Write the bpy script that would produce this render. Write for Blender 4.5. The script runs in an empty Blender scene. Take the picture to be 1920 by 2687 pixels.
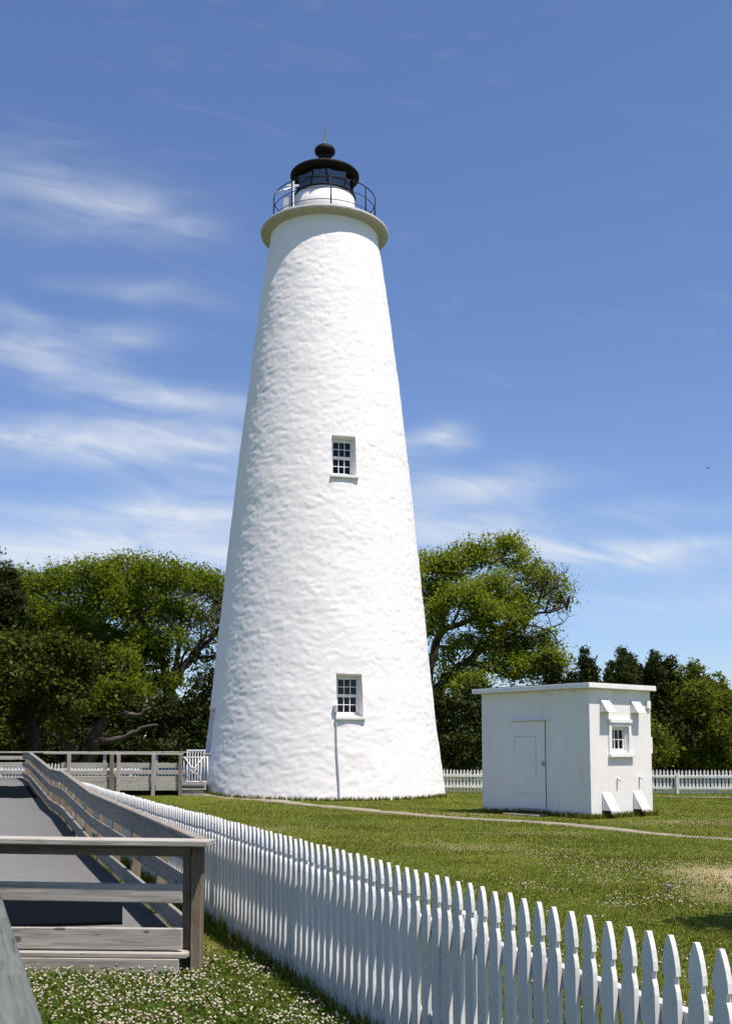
import bpy, bmesh, math, random
import numpy as np
from mathutils import Matrix, Vector, noise as mnoise

R = math.radians
rng = np.random.default_rng(11)
random.seed(7)
scene = bpy.context.scene
C = scene.collection

# ------------------------------------------------------------------ camera
cam_d = bpy.data.cameras.new('camera')
cam = bpy.data.objects.new('camera', cam_d)
C.objects.link(cam)
cam.location = (0, 0, 1.5)
cam.rotation_euler = (R(90 + 6.0), 0, 0)
cam_d.sensor_fit = 'VERTICAL'
cam_d.sensor_height = 36
cam_d.sensor_width = 36
cam_d.lens = 38.81
cam_d.shift_y = 0.1193
cam_d.clip_end = 3000
scene.camera = cam

# ------------------------------------------------------------------ light
SUN_AZ = 48.0      # degrees from -Y towards +X
SUN_EL = 67.0
to_sun = Vector((math.sin(R(SUN_AZ)) * math.cos(R(SUN_EL)), -math.cos(R(SUN_AZ)) * math.cos(R(SUN_EL)), math.sin(R(SUN_EL))))
sd = bpy.data.lights.new('sun', 'SUN')
sd.energy = 5.0
sd.angle = R(0.53)
sd.color = (1.0, 0.9, 0.815)
sun = bpy.data.objects.new('sun', sd)
C.objects.link(sun)
sun.rotation_euler = to_sun.to_track_quat('Z', 'Y').to_euler()

scene.view_settings.view_transform = 'Standard'
scene.view_settings.look = 'None'
scene.view_settings.exposure = 0.4
scene.view_settings.gamma = 1.0
scene.render.resolution_x = 731
scene.render.resolution_y = 1024
scene.cycles.max_bounces = 5
scene.cycles.use_light_tree = False
scene.cycles.diffuse_bounces = 2
scene.cycles.glossy_bounces = 2
scene.cycles.transmission_bounces = 3
scene.cycles.transparent_max_bounces = 6

world = bpy.data.worlds.new('World')
scene.world = world
world.use_nodes = True
wt = world.node_tree
wt.nodes.clear()


def wn(kind, **kw):
    n = wt.nodes.new(kind)
    for k, v in kw.items():
        setattr(n, k, v)
    return n


def wmath(op, a, b=None, c=None, clamp=False):
    n = wn('ShaderNodeMath', operation=op)
    n.use_clamp = clamp
    for i, v in enumerate((a, b, c)):
        if v is None:
            continue
        if isinstance(v, (int, float)):
            n.inputs[i].default_value = v
        else:
            wt.links.new(v, n.inputs[i])
    return n.outputs[0]


sky = wn('ShaderNodeTexSky', sky_type='NISHITA')
sky.sun_disc = False
sky.sun_elevation = R(SUN_EL)
sky.sun_rotation = math.atan2(to_sun.x, to_sun.y)
sky.altitude = 0
sky.air_density = 1.0
sky.dust_density = 0.3
sky.ozone_density = 3.0
tc = wn('ShaderNodeTexCoord')
sep = wn('ShaderNodeSeparateXYZ')
wt.links.new(tc.outputs['Generated'], sep.inputs[0])
dy = wmath('MAXIMUM', sep.outputs[1], 0.02)
U = wmath('DIVIDE', sep.outputs[0], dy)
V = wmath('DIVIDE', sep.outputs[2], dy)
# streaky cirrus texture, stretched along the horizon
comb = wn('ShaderNodeCombineXYZ')
wt.links.new(wmath('MULTIPLY', U, 5.0), comb.inputs[0])
wt.links.new(wmath('ADD', wmath('MULTIPLY', V, 20.0), wmath('MULTIPLY', U, 3.5)), comb.inputs[1])
nz = wn('ShaderNodeTexNoise')
nz.inputs['Scale'].default_value = 1.6
nz.inputs['Detail'].default_value = 5
nz.inputs['Roughness'].default_value = 0.58
nz.inputs['Distortion'].default_value = 0.9
wt.links.new(comb.outputs[0], nz.inputs['Vector'])
# slow warp so the bands are not ruled ellipses
nw = wn('ShaderNodeTexNoise')
nw.inputs['Scale'].default_value = 7.0
nw.inputs['Detail'].default_value = 2
comb2 = wn('ShaderNodeCombineXYZ')
wt.links.new(U, comb2.inputs[0])
wt.links.new(wmath('MULTIPLY', V, 2.0), comb2.inputs[1])
wt.links.new(comb2.outputs[0], nw.inputs['Vector'])
sepw = wn('ShaderNodeSeparateColor')
wt.links.new(nw.outputs['Color'], sepw.inputs[0])
Uw = wmath('ADD', U, wmath('MULTIPLY', wmath('SUBTRACT', sepw.outputs[0], 0.5), 0.14))
Vw = wmath('ADD', V, wmath('MULTIPLY', wmath('SUBTRACT', sepw.outputs[1], 0.5), 0.034))
CIRRUS = [(-0.296, 0.525, 0.1, 0.034, 10, 0.5), (-0.219, 0.499, 0.082, 0.015, 10, 0.3), (-0.317, 0.369, 0.053, 0.015, 8, 0.65),
          (-0.266, 0.347, 0.069, 0.013, 15, 0.6), (-0.181, 0.327, 0.073, 0.01, 7, 0.55), (-0.237, 0.388, 0.05, 0.009, 0, 0.6),
          (-0.327, 0.402, 0.024, 0.011, 20, 0.4), (-0.256, 0.288, 0.14, 0.018, 0, 1.1), (-0.155, 0.28, 0.061, 0.018, 0, 0.5),
          (-0.233, 0.221, 0.135, 0.01, 3, 0.85), (-0.146, 0.236, 0.06, 0.018, 0, 0.7), (-0.232, 0.178, 0.2, 0.022, 0, 1.5), (-0.3, 0.2, 0.12, 0.012, 0, .6),
          (0.06, 0.283, 0.026, 0.012, -25, 1.1), (0.103, 0.239, 0.07, 0.016, -7, 0.95), (0.202, 0.185, 0.1, 0.014, 3, 1.25),
          (0.285, 0.186, 0.053, 0.005, -10, 0.35), (0.1, 0.208, 0.14, 0.012, -3, 0.7), (0.242, 0.14, 0.13, 0.02, 0, 0.3),
          (-0.204, 0.428, 0.06, 0.009, 8, 0.4), (0.55, 0.24, 0.16, 0.014, -6, 0.5), (-0.62, 0.3, 0.16, 0.02, 6, 0.6),
          (0.75, 0.4, 0.12, 0.02, -12, 0.35), (-0.7, 0.5, 0.14, 0.025, 10, 0.4), (-0.6, 0.17, 0.25, 0.02, 0, 0.6), (0.6, 0.13, 0.25, 0.02, 0, 0.4)]
tot = None
uvw = wn('ShaderNodeCombineXYZ')
wt.links.new(Uw, uvw.inputs[0])
wt.links.new(Vw, uvw.inputs[1])
for (cu, cv, su, sv, tl, am) in CIRRUS:
    mp = wn('ShaderNodeMapping', vector_type='TEXTURE')
    mp.inputs['Location'].default_value = (cu, cv, 0)
    mp.inputs['Rotation'].default_value = (0, 0, R(-tl))
    mp.inputs['Scale'].default_value = (su, sv, 1)
    wt.links.new(uvw.outputs[0], mp.inputs['Vector'])
    dt = wn('ShaderNodeVectorMath', operation='DOT_PRODUCT')
    wt.links.new(mp.outputs[0], dt.inputs[0])
    wt.links.new(mp.outputs[0], dt.inputs[1])
    g = wmath('POWER', 0.472, dt.outputs['Value'])
    tot = wmath('MULTIPLY_ADD', g, am, 0.0 if tot is None else tot)
streak = wmath('MULTIPLY', wmath('SUBTRACT', nz.outputs[0], 0.2), 1.75, clamp=True)
base_c = wmath('MULTIPLY', wmath('SUBTRACT', nz.outputs[0], 0.56), 0.25, clamp=True)
amt = wmath('ADD', wmath('MULTIPLY', tot, streak), base_c)
amt = wmath('MULTIPLY', amt, 0.92, clamp=True)
amt = wmath('MINIMUM', amt, 0.85)
mixc = wn('ShaderNodeMix', data_type='RGBA')
wt.links.new(amt, mixc.inputs[0])
tint = wn('ShaderNodeMix', data_type='RGBA', blend_type='MULTIPLY')
tint.inputs[0].default_value = 1.0
tint.inputs[7].default_value = (0.98, 1.04, 1.24, 1)
wt.links.new(sky.outputs[0], tint.inputs[6])
wt.links.new(tint.outputs[2], mixc.inputs[6])
mixc.inputs[7].default_value = (6.6, 7.0, 7.6, 1)
bg = wn('ShaderNodeBackground')
bg.inputs['Strength'].default_value = 0.090
wt.links.new(mixc.outputs[2], bg.inputs[0])
wo = wn('ShaderNodeOutputWorld')
wt.links.new(bg.outputs[0], wo.inputs[0])

# ------------------------------------------------------------------ helpers
WM = {}


def put(o, parent=None, M=None):
    """link o with world matrix M, as a child of parent when given"""
    C.objects.link(o)
    M = M or Matrix.Identity(4)
    WM[o.name] = M
    o.matrix_basis = M
    if parent is not None:
        o.parent = parent
        o.matrix_parent_inverse = WM[parent.name].inverted()
    return o


def thing(name, label, cat, loc=(0, 0, 0), group=None):
    o = bpy.data.objects.new(name, None)
    o.empty_display_size = 0.2
    put(o, None, Matrix.Translation(loc))
    tag(o, label, cat, group)
    return o


def tag(o, label, cat, group=None):
    o['label'] = label
    o['category'] = cat
    if group:
        o['group'] = group
    return o


def mesh_np(name, verts, faces, smooth=False):
    """faces: (n,k) int array, all the same size"""
    me = bpy.data.meshes.new(name)
    verts = np.asarray(verts, dtype=np.float32)
    faces = np.asarray(faces, dtype=np.int32)
    n, k = faces.shape
    me.vertices.add(len(verts))
    me.vertices.foreach_set('co', verts.ravel())
    me.loops.add(n * k)
    me.loops.foreach_set('vertex_index', faces.ravel())
    me.polygons.add(n)
    me.polygons.foreach_set('loop_start', np.arange(0, n * k, k, dtype=np.int32))
    me.polygons.foreach_set('loop_total', np.full(n, k, dtype=np.int32))
    if smooth:
        me.polygons.foreach_set('use_smooth', np.ones(n, dtype=bool))
    me.update()
    me.validate()
    return me


def obj(name, me, mat, parent=None, M=None):
    o = bpy.data.objects.new(name, me)
    if mat and len(me.materials) == 0:
        me.materials.append(mat)
    return put(o, parent, M)


class MB:
    """collects simple shapes into one bmesh"""

    def __init__(self):
        self.bm = bmesh.new()

    def box(self, x0, x1, y0, y1, z0, z1, bev=0.0):
        b2 = bmesh.new()
        r = bmesh.ops.create_cube(b2, size=1)
        for v in b2.verts:
            v.co = Vector(((x0 + x1) / 2 + v.co.x * (x1 - x0), (y0 + y1) / 2 + v.co.y * (y1 - y0), (z0 + z1) / 2 + v.co.z * (z1 - z0)))
        if bev > 0:
            bmesh.ops.bevel(b2, geom=b2.edges[:], offset=bev, segments=1, affect='EDGES')
        self._merge(b2)
        return self

    def _merge(self, b2):
        me = bpy.data.meshes.new('tmp')
        b2.to_mesh(me)
        b2.free()
        self.bm.from_mesh(me)
        bpy.data.meshes.remove(me)

    def poly(self, pts, faces):
        vs = [self.bm.verts.new(p) for p in pts]
        for f in faces:
            try:
                self.bm.faces.new([vs[i] for i in f])
            except ValueError:
                pass
        return self

    def prism(self, pts2, y0, y1):
        """outline in x,z extruded along y"""
        n = len(pts2)
        a = [(p[0], y0, p[1]) for p in pts2]
        b = [(p[0], y1, p[1]) for p in pts2]
        fs = [list(range(n)), list(range(2 * n - 1, n - 1, -1))]
        for i in range(n):
            j = (i + 1) % n
            fs.append([j, i, i + n, j + n])
        return self.poly(a + b, fs)

    def tube(self, pts, rad, seg=8, closed=False):
        n = len(pts)
        rings = []
        rad = rad if isinstance(rad, (list, tuple)) else [rad] * n
        P = [Vector(p) for p in pts]
        prev = None
        for i in range(n):
            if closed:
                d = P[(i + 1) % n] - P[i - 1]
            else:
                d = P[min(i + 1, n - 1)] - P[max(i - 1, 0)]
            d.normalize()
            if prev is None:
                u = d.orthogonal().normalized()
            else:
                u = (prev - d * prev.dot(d)).normalized()
            prev = u
            w = d.cross(u)
            rings.append([self.bm.verts.new(P[i] + (u * math.cos(2 * math.pi * k / seg) + w * math.sin(2 * math.pi * k / seg)) * rad[i]) for k in range(seg)])
        m = n if closed else n - 1
        for i in range(m):
            r0, r1 = rings[i], rings[(i + 1) % n]
            for k in range(seg):
                f = self.bm.faces.new([r0[k], r0[(k + 1) % seg], r1[(k + 1) % seg], r1[k]])
                f.smooth = True
        if not closed:
            self.bm.faces.new(rings[0][::-1])
            self.bm.faces.new(rings[-1])
        return self

    def lathe(self, prof, seg=64, smooth=True, closed=False):
        rings = []
        for (r, z) in prof:
            rings.append([self.bm.verts.new((r * math.cos(2 * math.pi * k / seg), r * math.sin(2 * math.pi * k / seg), z)) for k in range(seg)])
        m = len(prof) if closed else len(prof) - 1
        for i in range(m):
            a, b = rings[i], rings[(i + 1) % len(prof)]
            for k in range(seg):
                f = self.bm.faces.new([a[k], a[(k + 1) % seg], b[(k + 1) % seg], b[k]])
                f.smooth = smooth
        if not closed:
            if prof[0][0] > 0.001:
                self.bm.faces.new(rings[0][::-1])
            if prof[-1][0] > 0.001:
                self.bm.faces.new(rings[-1])
        return self

    def build(self, name, mat, parent=None, M=None, recalc=True):
        if recalc:
            bmesh.ops.recalc_face_normals(self.bm, faces=self.bm.faces[:])
        me = bpy.data.meshes.new(name)
        self.bm.to_mesh(me)
        self.bm.free()
        return obj(name, me, mat, parent, M)


def board(name, p0, p1, h, t, mat, parent, bev=0.005, up=None):
    """plank from p0 to p1 (points on its top centre line); h = depth downwards, t = thickness across"""
    p0, p1 = Vector(p0), Vector(p1)
    d = p1 - p0
    L = d.length
    x = d.normalized()
    upv = Vector(up) if up else Vector((0, 0, 1))
    y = upv.cross(x).normalized()
    z = x.cross(y)
    M = Matrix((x, y, z)).transposed().to_4x4()
    M.translation = p0
    return MB().box(0, L, -t / 2, t / 2, -h, 0, bev).build(name, mat, parent, M)


# ------------------------------------------------------------------ materials
MATS = {}


class NT:
    def __init__(self, name, rough=0.7, spec=0.3):
        self.m = bpy.data.materials.new(name)
        self.m.use_nodes = True
        self.t = self.m.node_tree
        self.b = self.t.nodes['Principled BSDF']
        self.b.inputs['Roughness'].default_value = rough
        self.b.inputs['Specular IOR Level'].default_value = spec
        MATS[name] = self.m

    def n(self, kind, **kw):
        x = self.t.nodes.new(kind)
        for k, v in kw.items():
            setattr(x, k, v)
        return x

    def link(self, a, b):
        self.t.links.new(a, b)

    def noise(self, vec, scale, detail=4, rough=0.55, dist=0.0):
        x = self.n('ShaderNodeTexNoise')
        x.inputs['Scale'].default_value = scale
        x.inputs['Detail'].default_value = detail
        x.inputs['Roughness'].default_value = rough
        x.inputs['Distortion'].default_value = dist
        if vec is not None:
            self.link(vec, x.inputs['Vector'])
        return x.outputs[0]

    def coord(self, which='Object', scale=(1, 1, 1), loc=None):
        t = self.n('ShaderNodeTexCoord')
        m = self.n('ShaderNodeMapping')
        m.inputs['Scale'].default_value = scale
        if loc:
            m.inputs['Location'].default_value = loc
        self.link(t.outputs[which], m.inputs['Vector'])
        return m.outputs[0]

    def ramp(self, fac, stops):
        r = self.n('ShaderNodeValToRGB')
        e = r.color_ramp.elements
        while len(e) < len(stops):
            e.new(0.5)
        for i, (p, c) in enumerate(stops):
            e[i].position = p
            e[i].color = (c[0], c[1], c[2], 1)
        self.link(fac, r.inputs[0])
        return r.outputs[0]

    def mix(self, fac, a, b, mode='MIX'):
        x = self.n('ShaderNodeMix', data_type='RGBA', blend_type=mode)
        for i, v in ((0, fac), (6, a), (7, b)):
            if isinstance(v, (int, float)):
                x.inputs[i].default_value = v
            elif isinstance(v, tuple):
                x.inputs[i].default_value = (v[0], v[1], v[2], 1)
            else:
                self.link(v, x.inputs[i])
        return x.outputs[2]

    def math(self, op, a, b=0.0, clamp=False):
        x = self.n('ShaderNodeMath', operation=op)
        x.use_clamp = clamp
        for i, v in ((0, a), (1, b)):
            if isinstance(v, (int, float)):
                x.inputs[i].default_value = v
            else:
                self.link(v, x.inputs[i])
        return x.outputs[0]

    def bump(self, h, strength, dist=0.02):
        x = self.n('ShaderNodeBump')
        x.inputs['Strength'].default_value = strength
        x.inputs['Distance'].default_value = dist
        self.link(h, x.inputs['Height'])
        self.link(x.outputs[0], self.b.inputs['Normal'])

    def col(self, c):
        if isinstance(c, tuple):
            self.b.inputs['Base Color'].default_value = (c[0], c[1], c[2], 1)
        else:
            self.link(c, self.b.inputs['Base Color'])


def m_stucco():
    s = NT('whitewashed_stucco', 0.85, 0.2)
    v = s.coord('Object', (1, 1, 2.2))
    big = s.noise(v, 0.55, 4)
    fine = s.noise(v, 9.0, 5, 0.6)
    s.col(s.mix(s.math('MULTIPLY', fine, 0.5), s.ramp(big, [(0.3, (0.80, 0.77, 0.745)), (0.7, (0.835, 0.815, 0.795))]), (0.77, 0.75, 0.735)))
    h = s.math('ADD', s.math('MULTIPLY', s.noise(v, 7.0, 4, 0.6, 0.6), 1.0), s.math('MULTIPLY', s.noise(v, 26.0, 3), 0.3))
    s.bump(h, 0.16, 0.025)
    return s.m


def m_paint(name, c, c2, sc=3.0, rough=0.55, bump=0.1, streak=(1, 1, 0.3)):
    s = NT(name, rough, 0.3)
    v = s.coord('Object', streak)
    oi = s.n('ShaderNodeObjectInfo')
    va = s.n('ShaderNodeVectorMath', operation='ADD')
    s.link(v, va.inputs[0])
    mul = s.n('ShaderNodeVectorMath', operation='SCALE')
    mul.inputs[0].default_value = (17.0, 31.0, 11.0)
    s.link(oi.outputs['Random'], mul.inputs['Scale'])
    s.link(mul.outputs[0], va.inputs[1])
    a = s.noise(va.outputs[0], sc, 5, 0.65)
    s.col(s.ramp(a, [(0.35, c2), (0.6, c)]))
    s.bump(s.noise(va.outputs[0], sc * 9, 4), bump, 0.01)
    return s.m


def m_wood(name, dark, light, warm=None, crack=0.6, cw=0.008, upright=False):
    ax = (lambda a, b, c: (c, b, a)) if upright else (lambda a, b, c: (a, b, c))
    s = NT(name, 0.85, 0.15)
    t = s.n('ShaderNodeTexCoord')
    oi = s.n('ShaderNodeObjectInfo')
    sc = s.n('ShaderNodeVectorMath', operation='SCALE')
    sc.inputs[0].default_value = (23.0, 7.0, 13.0)
    s.link(oi.outputs['Random'], sc.inputs['Scale'])
    ad = s.n('ShaderNodeVectorMath', operation='ADD')
    s.link(t.outputs['Object'], ad.inputs[0])
    s.link(sc.outputs[0], ad.inputs[1])
    mp = s.n('ShaderNodeMapping')
    mp.inputs['Scale'].default_value = ax(1.3, 26, 26)
    s.link(ad.outputs[0], mp.inputs['Vector'])
    grain = s.noise(mp.outputs[0], 1.5, 6, 0.62, 1.2)
    mp2 = s.n('ShaderNodeMapping')
    mp2.inputs['Scale'].default_value = ax(1.0, 1.6, 1.6)
    s.link(ad.outputs[0], mp2.inputs['Vector'])
    blot = s.noise(mp2.outputs[0], 3.0, 4, 0.6)
    base = s.ramp(grain, [(0.25, dark), (0.62, light)])
    base = s.mix(s.math('MULTIPLY', s.math('SUBTRACT', blot, 0.42, True), 1.6, True), base, tuple(c * 0.72 for c in light))
    if warm:
        base = s.mix(s.math('MULTIPLY', s.math('SUBTRACT', s.noise(mp2.outputs[0], 2.1, 3), 0.5, True), 3.0, True), base, warm)
    # long drying cracks
    mp3 = s.n('ShaderNodeMapping')
    mp3.inputs['Scale'].default_value = ax(0.7, 24, 24)
    s.link(ad.outputs[0], mp3.inputs['Vector'])
    ck = s.noise(mp3.outputs[0], 1.0, 2, 0.45, 0.15)
    line = s.math('LESS_THAN', s.math('ABSOLUTE', s.math('SUBTRACT', ck, 0.5)), cw)
    line = s.math('MULTIPLY', line, s.math('MULTIPLY', s.math('SUBTRACT', blot, 0.45, True), 6.0, True))
    base = s.mix(s.math('MULTIPLY', line, crack), base, (0.05, 0.05, 0.045))
    # knots
    vo = s.n('ShaderNodeTexVoronoi')
    vo.inputs['Scale'].default_value = 1.0
    mp4 = s.n('ShaderNodeMapping')
    mp4.inputs['Scale'].default_value = ax(2.6, 5.0, 5.0)
    s.link(ad.outputs[0], mp4.inputs['Vector'])
    s.link(mp4.outputs[0], vo.inputs['Vector'])
    kn = s.math('LESS_THAN', s.math('ADD', vo.outputs['Distance'], s.math('MULTIPLY', grain, 0.12)), 0.165)
    base = s.mix(s.math('MULTIPLY', kn, 0.75), base, (0.07, 0.06, 0.05))
    s.col(base)
    s.bump(grain, 0.35, 0.006)
    return s.m


def m_leaf(name, c1, c2, c3, trans=0.3):
    s = NT(name, 0.7, 0.1)
    g = s.n('ShaderNodeNewGeometry')
    ri = g.outputs['Random Per Island']
    v = s.coord('Object')
    cl = s.noise(v, 0.8, 3)
    base = s.ramp(ri, [(0.0, c1), (0.55, c2), (1.0, c3)])
    base = s.mix(s.math('MULTIPLY', s.math('SUBTRACT', cl, 0.4, True), 1.8, True), base, tuple(0.5 * (a + b) for a, b in zip(c1, (c3[0] * 0.9, c3[1] * 0.8, c3[2]))))
    s.col(base)
    tr = s.n('ShaderNodeBsdfTranslucent')
    hs = s.mix(0.5, base, (c3[0] * 1.2, c3[1] * 1.25, c3[2] * 0.7))
    s.link(hs, tr.inputs[0])
    mx = s.n('ShaderNodeMixShader')
    mx.inputs[0].default_value = trans
    out = s.t.nodes['Material Output']
    s.link(s.b.outputs[0], mx.inputs[1])
    s.link(tr.outputs[0], mx.inputs[2])
    s.link(mx.outputs[0], out.inputs[0])
    return s.m


def m_bark(name='bark', k=1.0):
    s = NT(name, 0.9, 0.1)
    v = s.coord('Object', (1, 1, 0.4))
    a = s.noise(v, 6, 5, 0.65)
    s.col(s.ramp(a, [(0.3, (0.025 * k, 0.02 * k, 0.016 * k)), (0.62, (0.08 * k, 0.068 * k, 0.055 * k)), (0.85, (0.22 * k, 0.2 * k, 0.17 * k))]))
    s.bump(a, 0.7, 0.05)
    return s.m


def m_ground():
    s = NT('lawn_soil', 0.95, 0.1)
    g = s.n('ShaderNodeNewGeometry')
    pos = g.outputs['Position']
    a = s.noise(pos, 0.35, 5, 0.6)
    b = s.noise(pos, 2.6, 6, 0.7)
    c = s.noise(pos, 22, 5, 0.7)
    base = s.ramp(a, [(0.32, (0.07, 0.105, 0.009)), (0.5, (0.103, 0.132, 0.013)), (0.68, (0.14, 0.148, 0.024))])
    base = s.mix(s.math('MULTIPLY', s.math('SUBTRACT', b, 0.45, True), 2.4, True), base, (0.21, 0.19, 0.05))
    base = s.mix(s.math('MULTIPLY', s.math('SUBTRACT', 0.5, c), 2.2, True), base, (0.05, 0.08, 0.012))
    # worn dry patches on the lawn
    for (cx, cy, rx, ry, am) in ((4.5, 13.3, 0.95, 1.9, 1.0), (3.7, 11.6, 0.5, 0.8, 0.6), (1.5, 17.5, 1.3, 1.0, .35), (-1.5, 22, 1.6, 1.2, .3), (3.0, 20.2, 1.4, .8, .4), (7.5, 23.2, 2.4, 1.2, 0.6), (2.6, 26.3, 2.4, 0.9, 0.45), (-1.2, 8.4, 0.4, 0.6, 0.5)):
        mp = s.n('ShaderNodeMapping')
        mp.inputs['Location'].default_value = (-cx / rx, -cy / ry, 0)
        mp.inputs['Scale'].default_value = (1 / rx, 1 / ry, 0)
        s.link(pos, mp.inputs['Vector'])
        ln = s.n('ShaderNodeVectorMath', operation='LENGTH')
        s.link(mp.outputs[0], ln.inputs[0])
        f = s.math('SUBTRACT', s.math('ADD', 0.85, s.math('MULTIPLY', b, 0.6)), ln.outputs['Value'], True)
        base = s.mix(s.math('MULTIPLY', f, am, True), base, (0.36, 0.29, 0.17))
    s.col(base)
    s.bump(s.math('ADD', b, c), 0.8, 0.04)
    return s.m


def m_simple(name, c, rough=0.6, metal=0.0, spec=0.4, nz=0.0, sc=8.0):
    s = NT(name, rough, spec)
    s.b.inputs['Metallic'].default_value = metal
    if nz > 0:
        v = s.coord('Object')
        a = s.noise(v, sc, 5, 0.65)
        s.col(s.ramp(a, [(0.3, tuple(x * (1 - nz) for x in c)), (0.7, tuple(min(1, x * (1 + nz)) for x in c))]))
        s.bump(a, 0.25, 0.01)
    else:
        s.col(c)
    return s.m


def m_glass(name, tint, refl=1.0, base=0.05):
    s = NT(name, 0.05, 0.5)
    t = s.t
    t.nodes.remove(s.b)
    gl = s.n('ShaderNodeBsdfGlossy')
    gl.inputs['Roughness'].default_value = 0.04
    gl.inputs[0].default_value = (refl, refl, refl, 1)
    tr = s.n('ShaderNodeBsdfTransparent')
    tr.inputs[0].default_value = (*tint, 1)
    lw = s.n('ShaderNodeLayerWeight')
    lw.inputs[0].default_value = 0.5
    fac = s.math('ADD', s.math('MULTIPLY', s.math('POWER', lw.outputs['Facing'], 5.0), 0.85), base)
    mx = s.n('ShaderNodeMixShader')
    s.link(fac, mx.inputs[0])
    s.link(tr.outputs[0], mx.inputs[1])
    s.link(gl.outputs[0], mx.inputs[2])
    s.link(mx.outputs[0], t.nodes['Material Output'].inputs[0])
    return s.m


STUCCO = m_stucco()
WHITE = m_paint('white_paint', (0.82, 0.81, 0.79), (0.74, 0.735, 0.71), 4.0, 0.5, 0.06)
PICKET = m_paint('white_fence_paint', (0.70, 0.70, 0.67), (0.58, 0.59, 0.56), 5.0, 0.5, 0.15, (1, 1, 0.25))
# green algae and chipped paint in patches
_t = PICKET.node_tree
_b = _t.nodes['Principled BSDF']
_src = _b.inputs['Base Color'].links[0].from_socket
_g = _t.nodes.new('ShaderNodeNewGeometry')
_sp = _t.nodes.new('ShaderNodeSeparateXYZ')
_t.links.new(_g.outputs['Position'], _sp.inputs[0])
_n = _t.nodes.new('ShaderNodeTexNoise')
_n.inputs['Scale'].default_value = 9.0
_n.inputs['Detail'].default_value = 5
_t.links.new(_g.outputs['Position'], _n.inputs['Vector'])
_m1 = _t.nodes.new('ShaderNodeMath'); _m1.operation = 'MULTIPLY_ADD'
_t.links.new(_sp.outputs[2], _m1.inputs[0]); _m1.inputs[1].default_value = -0.9
_t.links.new(_n.outputs[0], _m1.inputs[2])
_m2 = _t.nodes.new('ShaderNodeMath'); _m2.operation = 'MULTIPLY_ADD'; _m2.use_clamp = True
_t.links.new(_m1.outputs[0], _m2.inputs[0]); _m2.inputs[1].default_value = 4.0; _m2.inputs[2].default_value = -1.85
_mx = _t.nodes.new('ShaderNodeMix'); _mx.data_type = 'RGBA'
_t.links.new(_m2.outputs[0], _mx.inputs[0]); _t.links.new(_src, _mx.inputs[6]); _mx.inputs[7].default_value = (0.3, 0.33, 0.24, 1)
_n2 = _t.nodes.new('ShaderNodeTexNoise'); _n2.inputs['Scale'].default_value = 38.0; _n2.inputs['Detail'].default_value = 3
_t.links.new(_g.outputs['Position'], _n2.inputs['Vector'])
_m3 = _t.nodes.new('ShaderNodeMath'); _m3.operation = 'GREATER_THAN'; _t.links.new(_n2.outputs[0], _m3.inputs[0]); _m3.inputs[1].default_value = 0.735
_mx2 = _t.nodes.new('ShaderNodeMix'); _mx2.data_type = 'RGBA'
_t.links.new(_m3.outputs[0], _mx2.inputs[0]); _t.links.new(_mx.outputs[2], _mx2.inputs[6]); _mx2.inputs[7].default_value = (0.3, 0.28, 0.25, 1)
_t.links.new(_mx2.outputs[2], _b.inputs['Base Color'])
SHEDW = m_paint('white_block_paint', (0.80, 0.775, 0.75), (0.755, 0.73, 0.70), 1.6, 0.7, 0.15, (1, 1, 1))
WOOD = m_wood('weathered_wood', (0.20, 0.18, 0.15), (0.50, 0.47, 0.41))
WOODD = m_wood('dark_weathered_wood', (0.13, 0.118, 0.098), (0.31, 0.285, 0.245))
WOODB = m_wood('brown_post_wood', (0.1, 0.08, 0.06), (0.26, 0.215, 0.16), (0.16, 0.075, 0.03))
WOODZ = m_wood('upright_weathered_wood', (0.2, 0.187, 0.165), (0.45, 0.43, 0.39), upright=True)
WOODBZ = m_wood('upright_post_wood', (0.1, 0.08, 0.06), (0.27, 0.225, 0.165), (0.17, 0.08, 0.03), upright=True)
WOODG = m_wood('lichen_wood', (0.075, 0.088, 0.08), (0.145, 0.16, 0.148), None, 0.95, 0.022)
DECK = m_simple('boardwalk_surface', (0.152, 0.156, 0.154), 0.85, 0, 0.2, 0.15, 7)
CONC = m_simple('walk_concrete', (0.27, 0.24, 0.175), 0.9, 0, 0.1, 0.35, 3)
RUBBER_SHADE = m_simple('dark_rubber_and_shade', (0.004, 0.006, 0.008), 0.95, 0, 0.02, 0.2, 20)  # rubber of the near mat, also the colour of the painted shade strip
BLACK = m_simple('black_iron', (0.008, 0.008, 0.011), 0.65, 0.0, 0.15, 0.2, 5)
GALLERY = m_simple('gallery_stone', (0.46, 0.435, 0.43), 0.8, 0, 0.3, 0.12, 5)
GREYM = m_simple('galvanised_metal', (0.55, 0.56, 0.57), 0.45, 0.6, 0.5, 0.1, 9)
DARKIN = m_simple('dark_interior', (0.012, 0.013, 0.014), 0.9)
SEAM = m_simple('rusty_seam', (0.42, 0.38, 0.31), 0.9, 0, 0.2, 0.35, 9)
ROOFT = m_simple('roof_tar', (0.06, 0.055, 0.05), 0.9, 0, 0.2, 0.3, 9)
PANE = m_glass('window_glass', (0.45, 0.5, 0.5), 0.6, 0.035)
LGLASS = m_glass('lantern_glass', (0.24, 0.31, 0.29), 0.75, 0.18)
BARK = m_bark()
BARKP = m_bark('pale_bark', 1.6)
OAKLEAF = m_leaf('oak_leaf', (0.075, 0.125, 0.01), (0.145, 0.205, 0.014), (0.24, 0.275, 0.024), 0.45)
OAKLEAF2 = m_leaf('oak_leaf_olive', (0.055, 0.10, 0.008), (0.115, 0.172, 0.012), (0.2, 0.24, 0.021), 0.45)
CEDARLEAF = m_leaf('cedar_leaf', (0.012, 0.024, 0.007), (0.026, 0.042, 0.008), (0.06, 0.072, 0.01), 0.12)
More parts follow.
